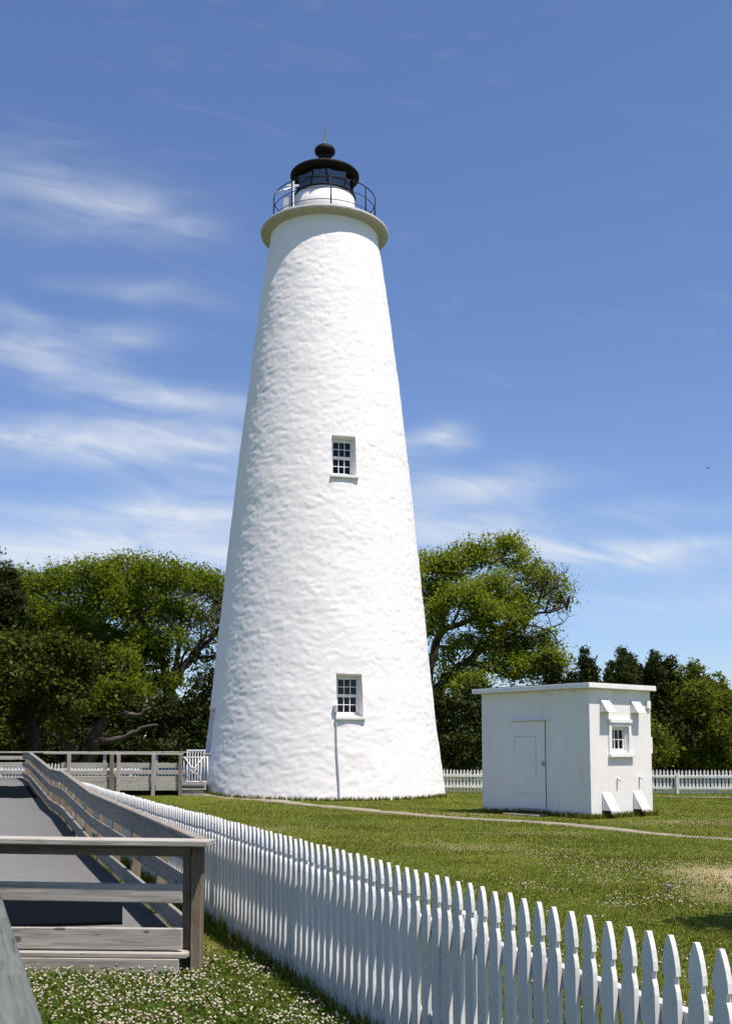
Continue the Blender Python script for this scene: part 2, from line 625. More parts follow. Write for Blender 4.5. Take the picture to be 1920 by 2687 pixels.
SHRUBLEAF = m_leaf('shrub_leaf', (0.034, 0.06, 0.007), (0.08, 0.112, 0.01), (0.165, 0.185, 0.016), 0.28)
YEWLEAF = m_leaf('yew_leaf', (0.028, 0.042, 0.006), (0.055, 0.07, 0.008), (0.11, 0.115, 0.013), 0.2)
GRASS = m_leaf('grass_blade', (0.072, 0.11, 0.01), (0.125, 0.156, 0.015), (0.225, 0.215, 0.045), 0.3)
CLOVER = m_leaf('clover_leaf', (0.05, 0.10, 0.014), (0.075, 0.135, 0.02), (0.11, 0.165, 0.03), 0.3)
FLOWER = m_simple('clover_flower', (0.43, 0.39, 0.29), 0.8, 0, 0.2, 0.12, 60)
GROUND = m_ground()


# ------------------------------------------------------------------ ground
def gh(x, y):
    """height of the lawn"""
    x = np.asarray(x, float)
    y = np.asarray(y, float)
    h = 0.17 * np.exp(-(((x + 6.2) / 3.2) ** 2 + ((y - 36.5) / 3.5) ** 2))
    h += 0.3 * np.exp(-(((x + 11) / 6.5) ** 2 + ((y - 41) / 4.0) ** 2))
    h += 0.018 * np.sin(x * 1.3 + 0.7 * y) * np.cos(0.9 * y - 0.4 * x) * np.clip((y - 8) / 8, 0, 1)
    return h


xs = np.unique(np.concatenate([np.linspace(-900, -40, 18), np.linspace(-40, 40, 161), np.linspace(40, 900, 18)]))
ys = np.unique(np.concatenate([np.linspace(-60, -2, 10), np.linspace(-2, 70, 181), np.linspace(70, 1600, 24)]))
GX, GY = np.meshgrid(xs, ys, indexing='xy')
gv = np.stack([GX.ravel(), GY.ravel(), gh(GX, GY).ravel()], 1)
nx, ny = len(xs), len(ys)
ii, jj = np.meshgrid(np.arange(nx - 1), np.arange(ny - 1), indexing='xy')
b0 = (jj * nx + ii).ravel()
gf = np.stack([b0, b0 + 1, b0 + nx + 1, b0 + nx], 1)
go = obj('ground', mesh_np('ground', gv, gf, True), GROUND)
go['kind'] = 'structure'

# concrete footpath past the tower and the shed
pw = [(-6.1, 35.6, .5), (-5.0, 34.9, .5), (-2.98, 33.1, .42), (-1.3, 30.3, .36), (0.23, 27.3, .28), (2.1, 24.9, .26), (3.99, 22.4, .28), (5.53, 19.9, .17), (6.9, 17.9, .1), (8.5, 15.6, .06)]
pv, pf = [], []
seg = []
for i in range(len(pw) - 1):
    for k in range(14):
        t = k / 14
        seg.append(tuple(pw[i][j] * (1 - t) + pw[i + 1][j] * t for j in range(3)))
seg.append(pw[-1])
for i, (x, y, w) in enumerate(seg):
    a = seg[max(i - 1, 0)]
    b = seg[min(i + 1, len(seg) - 1)]
    d = Vector((b[0] - a[0], b[1] - a[1], 0)).normalized()
    nrm = Vector((-d.y, d.x, 0))
    for s in (-1, 1):
        ww = (w * .8 * (1 + 0.5 * mnoise.noise(Vector((i * 0.31, s * 5.0, 0)))) + .07 * mnoise.noise(Vector((i * 1.3, s * 9.0, 3)))) * s
        px, py = x + nrm.x * ww, y + nrm.y * ww
        z = float(gh(px, py)) - (.012 if i > 92 else 0.0)
        pv += [(px, py, z + 0.02), (px, py, z - 0.1)]
for i in range(len(seg) - 1):
    o = i * 4
    pf += [(o, o + 2, o + 6, o + 4), (o, o + 4, o + 5, o + 1), (o + 2, o + 3, o + 7, o + 6)]
fo = obj('footpath', mesh_np('footpath', pv, pf), CONC)
fo['kind'] = 'structure'
# second narrow path along the far fence
pv, pf = [], []
for i, x in enumerate(np.linspace(7.2, 18, 40)):
    yc = 36.6 - (x - 9) * 0.2 - 0.5
    for s in (-1, 1):
        yy = yc + s * 0.22 * (1 + 0.5 * mnoise.noise(Vector((i * 0.4, s * 3, 2))))
        pv += [(x, yy, float(gh(x, yy)) + 0.015)]
for i in range(39):
    pf.append((2 * i, 2 * i + 2, 2 * i + 3, 2 * i + 1))
fo = obj('footpath', mesh_np('footpath', pv, pf), CONC)
fo['kind'] = 'structure'

# ------------------------------------------------------------------ lighthouse
TX, TY = -1.45, 37.0
LH = thing('lighthouse', 'tall tapering whitewashed lighthouse with a black lantern', 'lighthouse', (TX, TY, 0))
TM = Matrix.Translation((TX, TY, 0))
PROF_Z = np.array([-0.3, 0.0, 0.6, 2.37, 4.92, 7.52, 11.48, 14.17, 16.91, 18.3, 19.1, 19.4])
PROF_R = np.array([4.14, 4.08, 4.0, 3.78, 3.525, 3.265, 2.865, 2.55, 2.21, 2.0, 1.885, 1.86])


def tr(z):
    return np.interp(z, PROF_Z, PROF_R)


NA, NZ = 512, 400
AZ0 = 15.0       # windows face this azimuth (from -Y towards +X)
zz = np.linspace(-0.15, 19.4, NZ + 1)
az = np.radians(AZ0) + (np.arange(NA) / NA) * 2 * math.pi       # azimuth from -Y towards +X


def fbm(P, sc, seed):
    out = np.empty(len(P))
    o = Vector((seed, seed * 2.3, seed * 0.7))
    for i, p in enumerate(P):
        out[i] = mnoise.noise(Vector((p[0] * sc[0], p[1] * sc[1], p[2] * sc[2])) + o)
    return out


def vnoise(x, y, z, seed):
    """vectorised value noise on arrays"""
    xi, yi, zi = np.floor(x).astype(np.int64), np.floor(y).astype(np.int64), np.floor(z).astype(np.int64)
    fx, fy, fz = x - xi, y - yi, z - zi
    fx, fy, fz = [t * t * t * (t * (6 * t - 15) + 10) for t in (fx, fy, fz)]

    def h(a, b, c):
        n = (a * 374761393 + b * 668265263 + c * 2147483647 + seed * 974634777) & 0xffffffff
        n = ((n ^ (n >> 13)) * 1274126177) & 0xffffffff
        n = n ^ (n >> 16)
        return (n & 0xffff) / 65535.0
    r = 0
    for a in (0, 1):
        for b in (0, 1):
            for c in (0, 1):
                w = (fx if a else 1 - fx) * (fy if b else 1 - fy) * (fz if c else 1 - fz)
                r = r + w * h(xi + a, yi + b, zi + c)
    return r - 0.5


AZ, ZZ = np.meshgrid(az, zz, indexing='xy')
RR = tr(ZZ)
X0, Y0 = RR * np.sin(AZ), -RR * np.cos(AZ)
disp = 0.03 * vnoise(X0 * 0.9 + 50, Y0 * 0.9 + 50, ZZ * 1.3 + 9, 1) + 0.011 * vnoise(X0 * 3.0 + 50, Y0 * 3.0 + 50, ZZ * 6.0 + 9, 2) + 0.010 * vnoise(X0 * 4.2 + 50, Y0 * 4.2 + 50, ZZ * 15.0 + 9, 12) \
    + 0.012 * vnoise(X0 * 6.5 + 70, Y0 * 6.5 + 70, ZZ * 11.0 + 9, 3) + 0.009 * vnoise(X0 * 13 + 90, Y0 * 13 + 90, ZZ * 15.0 + 9, 4)
fade = np.clip((19.0 - ZZ) / 0.6, 0.25, 1)
RR = RR + disp * fade
X0, Y0 = RR * np.sin(AZ), -RR * np.cos(AZ)
tv = np.stack([X0.ravel(), Y0.ravel(), ZZ.ravel()], 1)
vid = lambda j, i: j * NA + (i % NA)
keep = np.ones((NZ, NA), bool)


def zrow(z):
    return int(round((z + 0.15) / (19.55) * NZ))


OPEN = []     # (i0, i1, j0, j1)
for (zc0, zc1, hw) in ((2.5, 3.82, 0.40), (10.1, 11.42, 0.40)):
    n = int(round(hw / float(tr((zc0 + zc1) / 2)) / (2 * math.pi / NA)))
    OPEN.append((-n, n, zrow(zc0), zrow(zc1)))
da = 360 / NA
di0 = int(round((-88 - AZ0) / da))
di1 = int(round((-64 - AZ0) / da))
OPEN.append((di0, di1, zrow(0.42), zrow(2.82)))
for (i0, i1, j0, j1) in OPEN:
    for i in range(i0, i1):
        keep[j0:j1, i % NA] = False
jj, ii = np.nonzero(keep)
tf = np.stack([jj * NA + ii, jj * NA + (ii + 1) % NA, (jj + 1) * NA + (ii + 1) % NA, (jj + 1) * NA + ii], 1)
tower = obj('tower_wall', mesh_np('tower_wall', tv, tf, True), STUCCO, LH, TM)


def reveal(op, depth, shrink, a_c):
    """sloping sides of an opening, from the wall edge to an inner upright rectangle; returns the rectangle frame"""
    i0, i1, j0, j1 = op
    a = a_c
    nrm = Vector((math.sin(a), -math.cos(a), 0))
    tan = Vector((math.cos(a), math.sin(a), 0))
    ring = [vid(j0, i) for i in range(i0, i1 + 1)] + [vid(j, i1) for j in range(j0 + 1, j1 + 1)] + \
           [vid(j1, i) for i in range(i1 - 1, i0 - 1, -1)] + [vid(j, i0) for j in range(j1 - 1, j0, -1)]
    P = [Vector(tv[k]) for k in ring]
    plane = min(p.dot(nrm) for p in P) - depth
    t0 = min(p.dot(tan) for p in P)
    t1 = max(p.dot(tan) for p in P)
    z0 = zz[j0]
    z1 = zz[j1]
    tm, zm = (t0 + t1) / 2, (z0 + z1) / 2
    inner = []
    for p in P:
        q = tan * (tm + (p.dot(tan) - tm) * shrink) + nrm * plane
        q.z = zm + (p.z - zm) * (0.89 if shrink < .92 else .96)
        inner.append(q)
    m = MB()
    n = len(P)
    m.poly([tuple(p) for p in P] + [tuple(q) for q in inner], [[i, (i + 1) % n, n + (i + 1) % n, n + i] for i in range(n)])
    hw = max(abs(q.dot(tan) - tm) for q in inner)
    iz0 = min(q.z for q in inner)
    iz1 = max(q.z for q in inner)
    return m, tan * tm + nrm * plane, nrm, tan, hw, iz0, iz1


def sash_window(parent_m, org, nrm, tan, hw, z0, z1, mat, rows, cols, label=None, double=True, parent=LH, name='window'):
    """window part with frame, glazing bars and each pane as sub-parts. local x = along wall, y = outwards"""
    M = parent_m @ Matrix(((tan.x, nrm.x, 0, org.x), (tan.y, nrm.y, 0, org.y), (0, 0, 1, 0), (0, 0, 0, 1)))
    fw = 0.045
    m = MB()
    m.box(-hw, -hw + fw, -0.06, 0.05, z0, z1).box(hw - fw, hw, -0.06, 0.05, z0, z1)
    m.box(-hw + fw, hw - fw, -0.06, 0.05, z1 - fw, z1).box(-hw + fw, hw - fw, -0.06, 0.05, z0, z0 + fw)
    w = m.build(name, mat, parent, M)
    if label:
        w['label'] = label
    x0, x1 = -hw + fw, hw - fw
    zb, zt = z0 + fw, z1 - fw
    sashes = [(zb, (zb + zt) / 2, -0.035), ((zb + zt) / 2, zt, 0.0)] if double else [(zb, zt, -0.01)]
    pane_me = None
    for (sa, sb, yo) in sashes:
        st = 0.04
        m = MB()
        e = 0.002
        m.box(x0 + e, x0 + st, yo - 0.015, yo + 0.02, sa + e, sb - e).box(x1 - st, x1 - e, yo - 0.015, yo + 0.02, sa + e, sb - e)
        m.box(x0 + st, x1 - st, yo - 0.015, yo + 0.02, sa + e, sa + st + 0.008).box(x0 + st, x1 - st, yo - 0.015, yo + 0.02, sb - st, sb - e)
        px0, px1, pz0, pz1 = x0 + st, x1 - st, sa + st + 0.008, sb - st
        bw = 0.022
        for c in range(1, cols):
            xc = px0 + (px1 - px0) * c / cols
            m.box(xc - bw / 2, xc + bw / 2, yo - 0.01, yo + 0.017, pz0, pz1)
        for r in range(1, rows):
            zc = pz0 + (pz1 - pz0) * r / rows
            for c in range(cols):
                xa = px0 + (px1 - px0) * c / cols + (bw / 2 if c else 0)
                xb = px0 + (px1 - px0) * (c + 1) / cols - (bw / 2 if c < cols - 1 else 0)
                m.box(xa, xb, yo - 0.01, yo + 0.016, zc - bw / 2, zc + bw / 2)
        m.build('sash', mat, w, M)
        for c in range(cols):
            for r in range(rows):
                xa = px0 + (px1 - px0) * c / cols + (bw / 2 if c else 0)
                xb = px0 + (px1 - px0) * (c + 1) / cols - (bw / 2 if c < cols - 1 else 0)
                za = pz0 + (pz1 - pz0) * r / rows + (bw / 2 if r else 0)
                zb2 = pz0 + (pz1 - pz0) * (r + 1) / rows - (bw / 2 if r < rows - 1 else 0)
                t1, t2 = random.uniform(-.004, .004), random.uniform(-.004, .004)
                mm = MB()
                mm.poly([(xa, yo + t1, za), (xb, yo - t1, za), (xb, yo - t1 + t2, zb2), (xa, yo + t1 + t2, zb2),
                         (xa, yo + t1 - .004, za), (xb, yo - t1 - .004, za), (xb, yo - t1 + t2 - .004, zb2), (xa, yo + t1 + t2 - .004, zb2)],
                        [[0, 1, 2, 3], [7, 6, 5, 4]])
                mm.build('pane', PANE, w, M, recalc=False)
    # dark room behind
    m = MB()
    m.poly([(-hw, -.07, z0), (hw, -.07, z0), (hw, -.07, z1), (-hw, -.07, z1), (-hw, -1.0, z0), (hw, -1.0, z0), (hw, -1.0, z1), (-hw, -1.0, z1)],
           [[4, 5, 6, 7], [0, 1, 5, 4], [3, 7, 6, 2], [0, 4, 7, 3], [1, 2, 6, 5]])
    m.build('room', DARKIN, w, M)
    return w, M


for k, lab in ((0, 'lower sash window near the ground'), (1, 'upper sash window halfway up the tower')):
    m, org, nrm, tan, hw, iz0, iz1 = reveal(OPEN[k], 0.25, 0.90, math.radians(AZ0))
    w, M = sash_window(TM, org, nrm, tan, hw, iz0, iz1, WHITE, 2, 3, lab)
    m.build('reveal', STUCCO, w, TM)
    # sill standing proud of the wall
    i0, i1, j0, j1 = OPEN[k]
    mx = max(Vector(tv[vid(j0, i)]).dot(nrm) for i in range(i0, i1 + 1)) - org.dot(nrm)
    s = MB().box(-hw - 0.09, hw + 0.09, 0.055, mx + 0.07, zz[j0] - 0.075, zz[j0] + 0.012, 0.008)
    s.build('sill', WHITE, w, M)

# door recess on the left side, above the boardwalk
dm, org, nrm, tan, hw, iz0, iz1 = reveal(OPEN[2], 0.5, 0.93, math.radians(-76))
M = TM @ Matrix(((tan.x, nrm.x, 0, org.x), (tan.y, nrm.y, 0, org.y), (0, 0, 1, 0), (0, 0, 0, 1)))
door = MB().box(-hw, hw, -0.06, 0.0, iz0, iz1).build('door', WHITE, LH, M)
dm.build('door_reveal', STUCCO, door, TM)
MB().box(hw - 0.22, hw - 0.17, 0.0, 0.06, 1.35, 1.5).build('door_handle', BLACK, door, M)

# conduit climbing to the lower window
cpts = []
for z in np.linspace(2.66, -0.05, 24):
    a = math.radians(8.2 + (2.66 - z) * 0.42 + 0.15 * math.sin(z * 3))
    r = float(tr(z)) + 0.045
    cpts.append((r * math.sin(a), -r * math.cos(a), z))
con = MB().tube(cpts, 0.024, 8).build('conduit', GREYM, LH, TM)
a = math.radians(8.0)
r = float(tr(2.75)) + 0.04
MB().box(-.05, .05, -.07, .05, 2.62, 2.86, 0.015).build('junction_box', GREYM, con, TM @ Matrix.Translation((r * math.sin(a), -r * math.cos(a), 0)) @ Matrix.Rotation(a, 4, 'Z'))

# gallery and lantern
gal = MB().lathe([(1.84, 19.27), (1.9, 19.285), (1.96, 19.33), (2.04, 19.345), (2.19, 19.35), (2.215, 19.365), (2.225, 19.385), (2.225, 19.45), (2.20, 19.475), (0.9, 19.49), (0.9, 19.27)], 96, True, closed=True)
gal = gal.build('gallery', GALLERY, LH, TM)
for p in gal.data.polygons:
    p.use_smooth = True
rail = MB().tube([(1.78 * math.cos(t), 1.78 * math.sin(t), 20.66) for t in np.linspace(0, 2 * math.pi, 73)[:-1]], 0.018, 6, True).build('gallery_railing', BLACK, LH, TM)
for hz in (19.86, 20.27):
    MB().tube([(1.78 * math.cos(t), 1.78 * math.sin(t), hz) for t in np.linspace(0, 2 * math.pi, 73)[:-1]], 0.012, 6, True).build('hoop', BLACK, rail, TM)
pme = None
for k in range(8):
    a = math.radians(-10 + 45 * k - 26)
    Mk = TM @ Matrix.Translation((1.78 * math.sin(a), -1.78 * math.cos(a), 0))
    if pme is None:
        o = MB().tube([(0, 0, 19.47), (0, 0, 20.68)], 0.023, 8).build('post', BLACK, rail, Mk)
        pme = o.data
    else:
        obj('post', pme, None, rail, Mk)
lan = MB().lathe([(1.05, 19.47), (1.05, 20.74), (1.0, 20.76), (0.9, 20.76), (0.9, 19.47)], 64, True, closed=True)
lan = lan.build('lantern_room', STUCCO, LH, TM)
MB().lathe([(1.09, 20.762), (1.09, 20.80), (0.86, 20.80), (0.86, 20.762)], 64, True, closed=True).build('base_ring', BLACK, lan, TM)
NS = 10
RG = 0.985
ga = [math.radians(9 + 360 / NS * k) for k in range(NS)]
vt = []
for k in range(NS):
    a, b = ga[k], ga[(k + 1) % NS]
    A = Vector((RG * math.sin(a), -RG * math.cos(a), 0))
    B = Vector((RG * math.sin(b), -RG * math.cos(b), 0))
    # leaning astragals make trapezoid panes
    sh = (B - A) * (0.16 if k % 2 else -0.16)
    A2 = A + sh
    MB().tube([(A.x, A.y, 20.80), (A2.x, A2.y, 21.5)], 0.03, 6).build('glazing_bar', BLACK, lan, TM)
    shb = (B - A) * (-0.16 if k % 2 else 0.16)
    B2 = B + shb
    for (t0, t1) in ((0.02, 0.42), (0.44, 0.98)):
        q = [A.lerp(A2, t0), B.lerp(B2, t0), B.lerp(B2, t1), A.lerp(A2, t1)]
        z = [20.8 + 0.7 * t0, 20.8 + 0.7 * t0, 20.8 + 0.7 * t1, 20.8 + 0.7 * t1]
        m = MB()
        m.poly([(p.x, p.y, zc) for p, zc in zip(q, z)], [[0, 1, 2, 3]])
        m.build('pane', LGLASS, lan, TM)
    q0, q1 = A.lerp(A2, .43), B.lerp(B2, .43)
    MB().tube([(q0.x, q0.y, 21.101), (q1.x, q1.y, 21.101)], 0.016, 5).build('cross_bar', BLACK, lan, TM)
MB().lathe([(0.0, 20.77), (0.22, 20.78), (0.22, 20.9), (0.33, 21.0), (0.38, 21.2), (0.33, 21.4), (0.18, 21.5), (0.0, 21.52)], 24).build('lens', m_simple('lens_glass', (0.16, 0.2, 0.2), 0.12, 0.0, 0.8), lan, TM)
MB().lathe([(0.93, 20.77), (0.0, 20.772)], 24).build('lantern_floor', DARKIN, lan, TM)
roof = MB().lathe([(0.9, 21.47), (1.17, 21.5), (1.21, 21.53), (1.21, 21.60), (1.17, 21.635), (0.9, 21.77), (0.55, 21.93), (0.23, 22.03), (0.23, 22.36), (0.26, 22.38), (0.35, 22.46),
                         (0.37, 22.53), (0.345, 22.62), (0.24, 22.71), (0.12, 22.76), (0.0, 22.78)], 64).build('lantern_roof', BLACK, LH, TM)
MB().lathe([(0.1, 22.77), (0.06, 22.83), (0.022, 22.93), (0.016, 23.4), (0.004, 23.49), (0.0, 23.49)], 10).build('lightning_rod', m_simple('dull_rod', (0.1, 0.1, 0.1), .6), roof, TM)
# weather instrument mast on the gallery
a = math.radians(-44)
Mk = TM @ Matrix.Translation((1.5 * math.sin(a), -1.5 * math.cos(a), 0))
mast = MB().box(-.045, .045, -.045, .045, 19.49, 20.86, .008).build('instrument_mast', WHITE, LH, Mk)
MB().box(-.2, .2, -.025, .025, 20.66, 20.72, .004).build('cross_arm', WHITE, mast, Mk)
MB().box(-.34, -.06, .05, .28, 19.85, 20.4, .01).build('instrument_box', GREYM, mast, Mk)
MB().tube([(-.05, 0, 20.6), (-.4, .0, 20.5), (-.62, -.02, 20.42)], 0.035, 6).build('sensor_arm', GREYM, mast, Mk)

# ------------------------------------------------------------------ shed
SH_O = Vector((4.94, 24.5, 0))
SM = Matrix.Translation(SH_O) @ Matrix.Rotation(R(39), 4, 'Z')
SHED = thing('block_shed', 'small square white block shed with flat roof beside the lighthouse', 'shed', SH_O)
LU, LV, HS = 2.19, 3.35, 2.87
WX0, WX1, WZ0, WZ1 = 0.735, 1.345, 1.44, 2.04   # opening in the sunny wall
m = MB()
m.poly([(0, 0, -.2), (LU, 0, -.2), (LU, 0, HS), (0, 0, HS), (WX0, 0, WZ0), (WX1, 0, WZ0), (WX1, 0, WZ1), (WX0, 0, WZ1),
        (0, LV, -.2), (LU, LV, -.2), (LU, LV, HS), (0, LV, HS)],
       [[0, 1, 5, 4], [1, 2, 6, 5], [2, 3, 7, 6], [3, 0, 4, 7], [0, 3, 11, 8], [1, 9, 10, 2], [8, 11, 10, 9], [3, 2, 10, 11]])
sw = NT('shed_blockwork', 0.8, 0.2)
v = sw.coord('Object')
br = sw.n('ShaderNodeTexBrick')
br.inputs['Scale'].default_value = 1.0
br.inputs['Brick Width'].default_value = 0.22
br.inputs['Row Height'].default_value = 0.075
br.inputs['Mortar Size'].default_value = 0.006
br.inputs['Mortar Smooth'].default_value = 0.6
sep2 = sw.n('ShaderNodeSeparateXYZ')
sw.link(v, sep2.inputs[0])
cb = sw.n('ShaderNodeCombineXYZ')
sw.link(sw.math('ADD', sep2.outputs[0], sep2.outputs[1]), cb.inputs[0])
sw.link(sep2.outputs[2], cb.inputs[1])
sw.link(cb.outputs[0], br.inputs['Vector'])
nzs = sw.noise(v, 1.8, 5, 0.65)
vs = sw.coord('Object', (2.4, 2.4, 0.35))
stn = sw.math('MULTIPLY', sw.math('SUBTRACT', sw.noise(vs, 2.2, 6, 0.7), 0.56, True), 2.6, True)
spk = sw.math('GREATER_THAN', sw.noise(v, 14.0, 2, 0.4), 0.77)
shc = sw.ramp(nzs, [(0.35, (0.755, 0.725, 0.69)), (0.65, (0.80, 0.775, 0.745))])
shc = sw.mix(stn, shc, (0.60, 0.55, 0.47))
sw.col(sw.mix(sw.math('MULTIPLY', spk, 0.5), shc, (0.42, 0.37, 0.30)))
sw.bump(sw.math('ADD', sw.math('MULTIPLY', br.outputs['Fac'], -0.6), sw.math('MULTIPLY', sw.noise(v, 30, 3), 0.35)), 0.22, 0.012)
wall = m.build('wall', sw.m, SHED, SM)
rf = MB().box(-.17, LU + .05, -.15, LV + .17, HS + .004, HS + .115, .008).build('roof', WHITE, SHED, SM)
MB().box(-.165, LU + .045, -.145, LV + .165, HS + .116, HS + .13, .004).build('roof_felt', ROOFT, rf, SM)
nrm = Vector((0, -1, 0))
tan = Vector((1, 0, 0))
win, WMx = sash_window(SM, Vector(((WX0 + WX1) / 2, 0.10, 0)), nrm, tan, (WX1 - WX0) / 2 - .002, WZ0 + .002, WZ1 - .002, WHITE, 2, 3, None, False, SHED)
m = MB()
for (xa, xb, za, zb) in ((0.635, WX0 - .001, 1.42, 2.12), (WX1 + .001, 1.445, 1.42, 2.12), (WX0 - .001, WX1 + .001, WZ1 + .001, 2.12)):
    m.box(xa, xb, -.03, -.002, za, zb)
m.box(0.60, 1.48, -.06, -.002, 2.121, 2.195)
m.poly([(x, y, z) for y in (-.001, .16) for (x, z) in ((WX0, WZ0), (WX1, WZ0), (WX1, WZ1), (WX0, WZ1))], [[0, 1, 5, 4], [1, 2, 6, 5], [2, 3, 7, 6], [3, 0, 4, 7]])
m.build('surround', WHITE, win, SM)
MB().box(0.615, 1.50, -.085, 0.09, 1.345, 1.419, .006).build('sill', WHITE, win, SM)


def hood(u0, w, zt, zb, p):
    m = MB()
    m.poly([(u0, -.002, zt), (u0 + w, -.002, zt), (u0 + w, -p, zb), (u0, -p, zb), (u0, -.002, zb), (u0 + w, -.002, zb)],
           [[0, 3, 2, 1], [0, 4, 3], [1, 2, 5], [4, 0, 1, 5]])
    o = m.build('vent_hood', WHITE, SHED, SM)
    s = o.modifiers.new('t', 'SOLIDIFY')
    s.thickness = 0.012
    s.offset = -1
    return o


for (u0, zt, zb, p) in ((0.366, 2.66, 2.355, .22), (1.455, 2.66, 2.355, .22), (0.371, 0.572, 0.17, .245), (1.47, 0.572, 0.17, .245)):
    hd = hood(u0, 0.305, zt, zb, p)
    if zt < 1:
        MB().box(u0 + .01, u0 + .295, -.012, -.003, 0.0, 0.165).build('vent_opening', DARKIN, hd, SM)
for (u0, z0) in ((0.915, 0.86), (1.712, 0.88)):
    MB().tube([(u0, 0.0, z0), (u0, -.06, z0 + .01), (u0, -.075, z0 - .05)], 0.025, 8).build('vent_pipe', WHITE, SHED, SM)
MB().box(LU + .002, LU + .09, .02, .32, 1.42, 1.8, .01).build('meter_box', WHITE, SHED, SM)
MB().box(2.02, 2.16, -.05, -.002, 2.46, 2.66, .01).build('junction_box', WHITE, SHED, SM)
# door in the shaded wall: slab, panel seams, lintel, latch
dr = MB().box(-.016, -.002, 1.31, 2.30, 0.17, 2.17, .003).build('door', m_paint('door_paint', (0.79, 0.77, 0.745), (0.75, 0.73, 0.70), 2.0, .6, .1, (1, 1, .4)), SHED, SM)
m = MB()
for (v0, v1, z0, z1) in ((1.585, 2.25, 1.814, 1.825), (1.583, 1.591, 0.9, 1.811), (2.246, 2.254, 1.5, 1.811), (1.60, 2.244, 0.49, 0.498)):
    m.box(-.021, -.0165, v0, v1, z0, z1)
m.build('panel_seam', SEAM, dr, SM)
MB().box(-.012, -.001, 1.292, 1.305, .17, 2.17).build('door_gap', m_simple('gap_shadow', (0.16, 0.15, 0.13), .9), dr, SM)
MB().box(-.07, -.002, 1.12, 2.33, 2.185, 2.215, .004).build('lintel', WHITE, dr, SM)
MB().box(-.05, -.002, 1.22, 2.22, .10, .155, .004).build('threshold', SEAM, dr, SM)
MB().box(-.045, -.0165, 1.27, 1.43, 1.175, 1.2, .004).box(-.05, -.02, 1.34, 1.37, 1.13, 1.25, .004).build('latch', SEAM, dr, SM)
step = MB().box(-.42, -.02, 1.2, 2.3, -.05, .045, .015).build('doorstep', CONC, None, SM)
tag(step, 'low pale concrete slab at the foot of the shed door', 'doorstep')

# ------------------------------------------------------------------ picket fences
PROFILE = [(0.0385, 0.0), (0.0385, 0.725), (0.034, 0.75), (0.026, 0.772), (0.025, 0.793), (0.036, 0.797), (0.0345, 0.825), (0.027, 0.862), (0.017, 0.893), (0.0055, 0.918)]


def picket_mesh(sc=1.0, th=0.018):
    m = MB()
    out = [(-x, z * sc) for x, z in PROFILE] + [(x, z * sc) for x, z in PROFILE[::-1]]
    m.prism(out, -th / 2, th / 2)
    bmesh.ops.recalc_face_normals(m.bm, faces=m.bm.faces[:])
    me = bpy.data.meshes.new('picket')
    m.bm.to_mesh(me)
    m.bm.free()
    me.materials.append(PICKET)
    return me


def fence(name, label, p0, p1, side, group, sc=1.0, zoff=0.0, post_at=None, post_gap=2.4, first_post=0.6):
    """pickets on the 'side' face (+1 = left of p0->p1), rails and posts on the other"""
    p0, p1 = Vector((*p0, 0)), Vector((*p1, 0))
    d = p1 - p0
    L = d.length
    d.normalize()
    nl = Vector((-d.y, d.x, 0))
    root = thing(name, label, 'fence', (p0.x, p0.y, float(gh(p0.x, p0.y)) + zoff), group)
    me = picket_mesh(sc)
    ang = math.atan2(d.y, d.x)
    n = int(L / 0.122)
    for i in range(n):
        q = p0 + d * (0.06 + i * 0.122 + random.uniform(-.003, .003)) + nl * side * 0.031
        z = float(gh(q.x, q.y)) + zoff + 0.0 + random.uniform(-.006, .006)
        M = Matrix.Translation((q.x, q.y, z)) @ Matrix.Rotation(ang + R(random.uniform(-1.2, 1.2)), 4, 'Z') @ Matrix.Rotation(R(random.uniform(-.35, .35)), 4, 'Y')
        obj('picket', me, None, root, M)
    k = 0
    s = first_post
    posts = []
    while s < L:
        posts.append(s)
        s += post_gap
    cuts = [0.0] + [x for x in posts if 0.1 < x < L - .1] + [L]
    for a, b in zip(cuts[:-1], cuts[1:]):
        for zt in (0.70 * sc, 0.26 * sc):
            qa, qb = p0 + d * (a + .003), p0 + d * (b - .003)
            qa.z = float(gh(qa.x, qa.y)) + zoff + zt
            qb.z = float(gh(qb.x, qb.y)) + zoff + zt
            board('rail', qa, qb, 0.085, 0.038, PICKET, root)
    pm = None
    for s in posts:
        q = p0 + d * s - nl * side * 0.066
        z = float(gh(q.x, q.y)) + zoff
        M = Matrix.Translation((q.x, q.y, z)) @ Matrix.Rotation(ang, 4, 'Z')
        if pm is None:
            o = MB().box(-.045, .045, -.045, .045, -.2, .765 * sc, .006).build('post', PICKET, root, M)
            pm = o.data
        else:
            obj('post', pm, None, root, M)
    return root


def fx(y):
    return -0.367 * (y - 6.25)


fence('picket_fence', 'long white picket fence running from the right foreground alongside the ramp', (fx(1.9), 1.9), (fx(26), 26), 1, 'white picket fences', first_post=1.05)
fence('picket_fence', 'far white picket fence behind the shed, rails facing the viewer', (16.0, 37.4), (1.4, 40.5), -1, 'white picket fences', 0.9, 0.0, post_gap=2.08, first_post=1.2)
fence('picket_fence', 'white picket fence half hidden behind the far boardwalk railing', (-5.4, 39.6), (-19, 40.6), -1, 'white picket fences', 0.95, -.12)

# ------------------------------------------------------------------ boardwalk and ramp
def rx(y):
    return -1.13 - 0.355 * (y - 7.71)


RDIR = Vector((-0.355, 1, 0)).normalized()
RN = Vector((-RDIR.y, RDIR.x, 0))        # to the left of the ramp
NODES = [(7.71, .905), (14.5, .955), (19.2, 1.14), (22.0, 1.135), (30.1, 1.44), (33.85, 1.445)]
DZ = 0.79


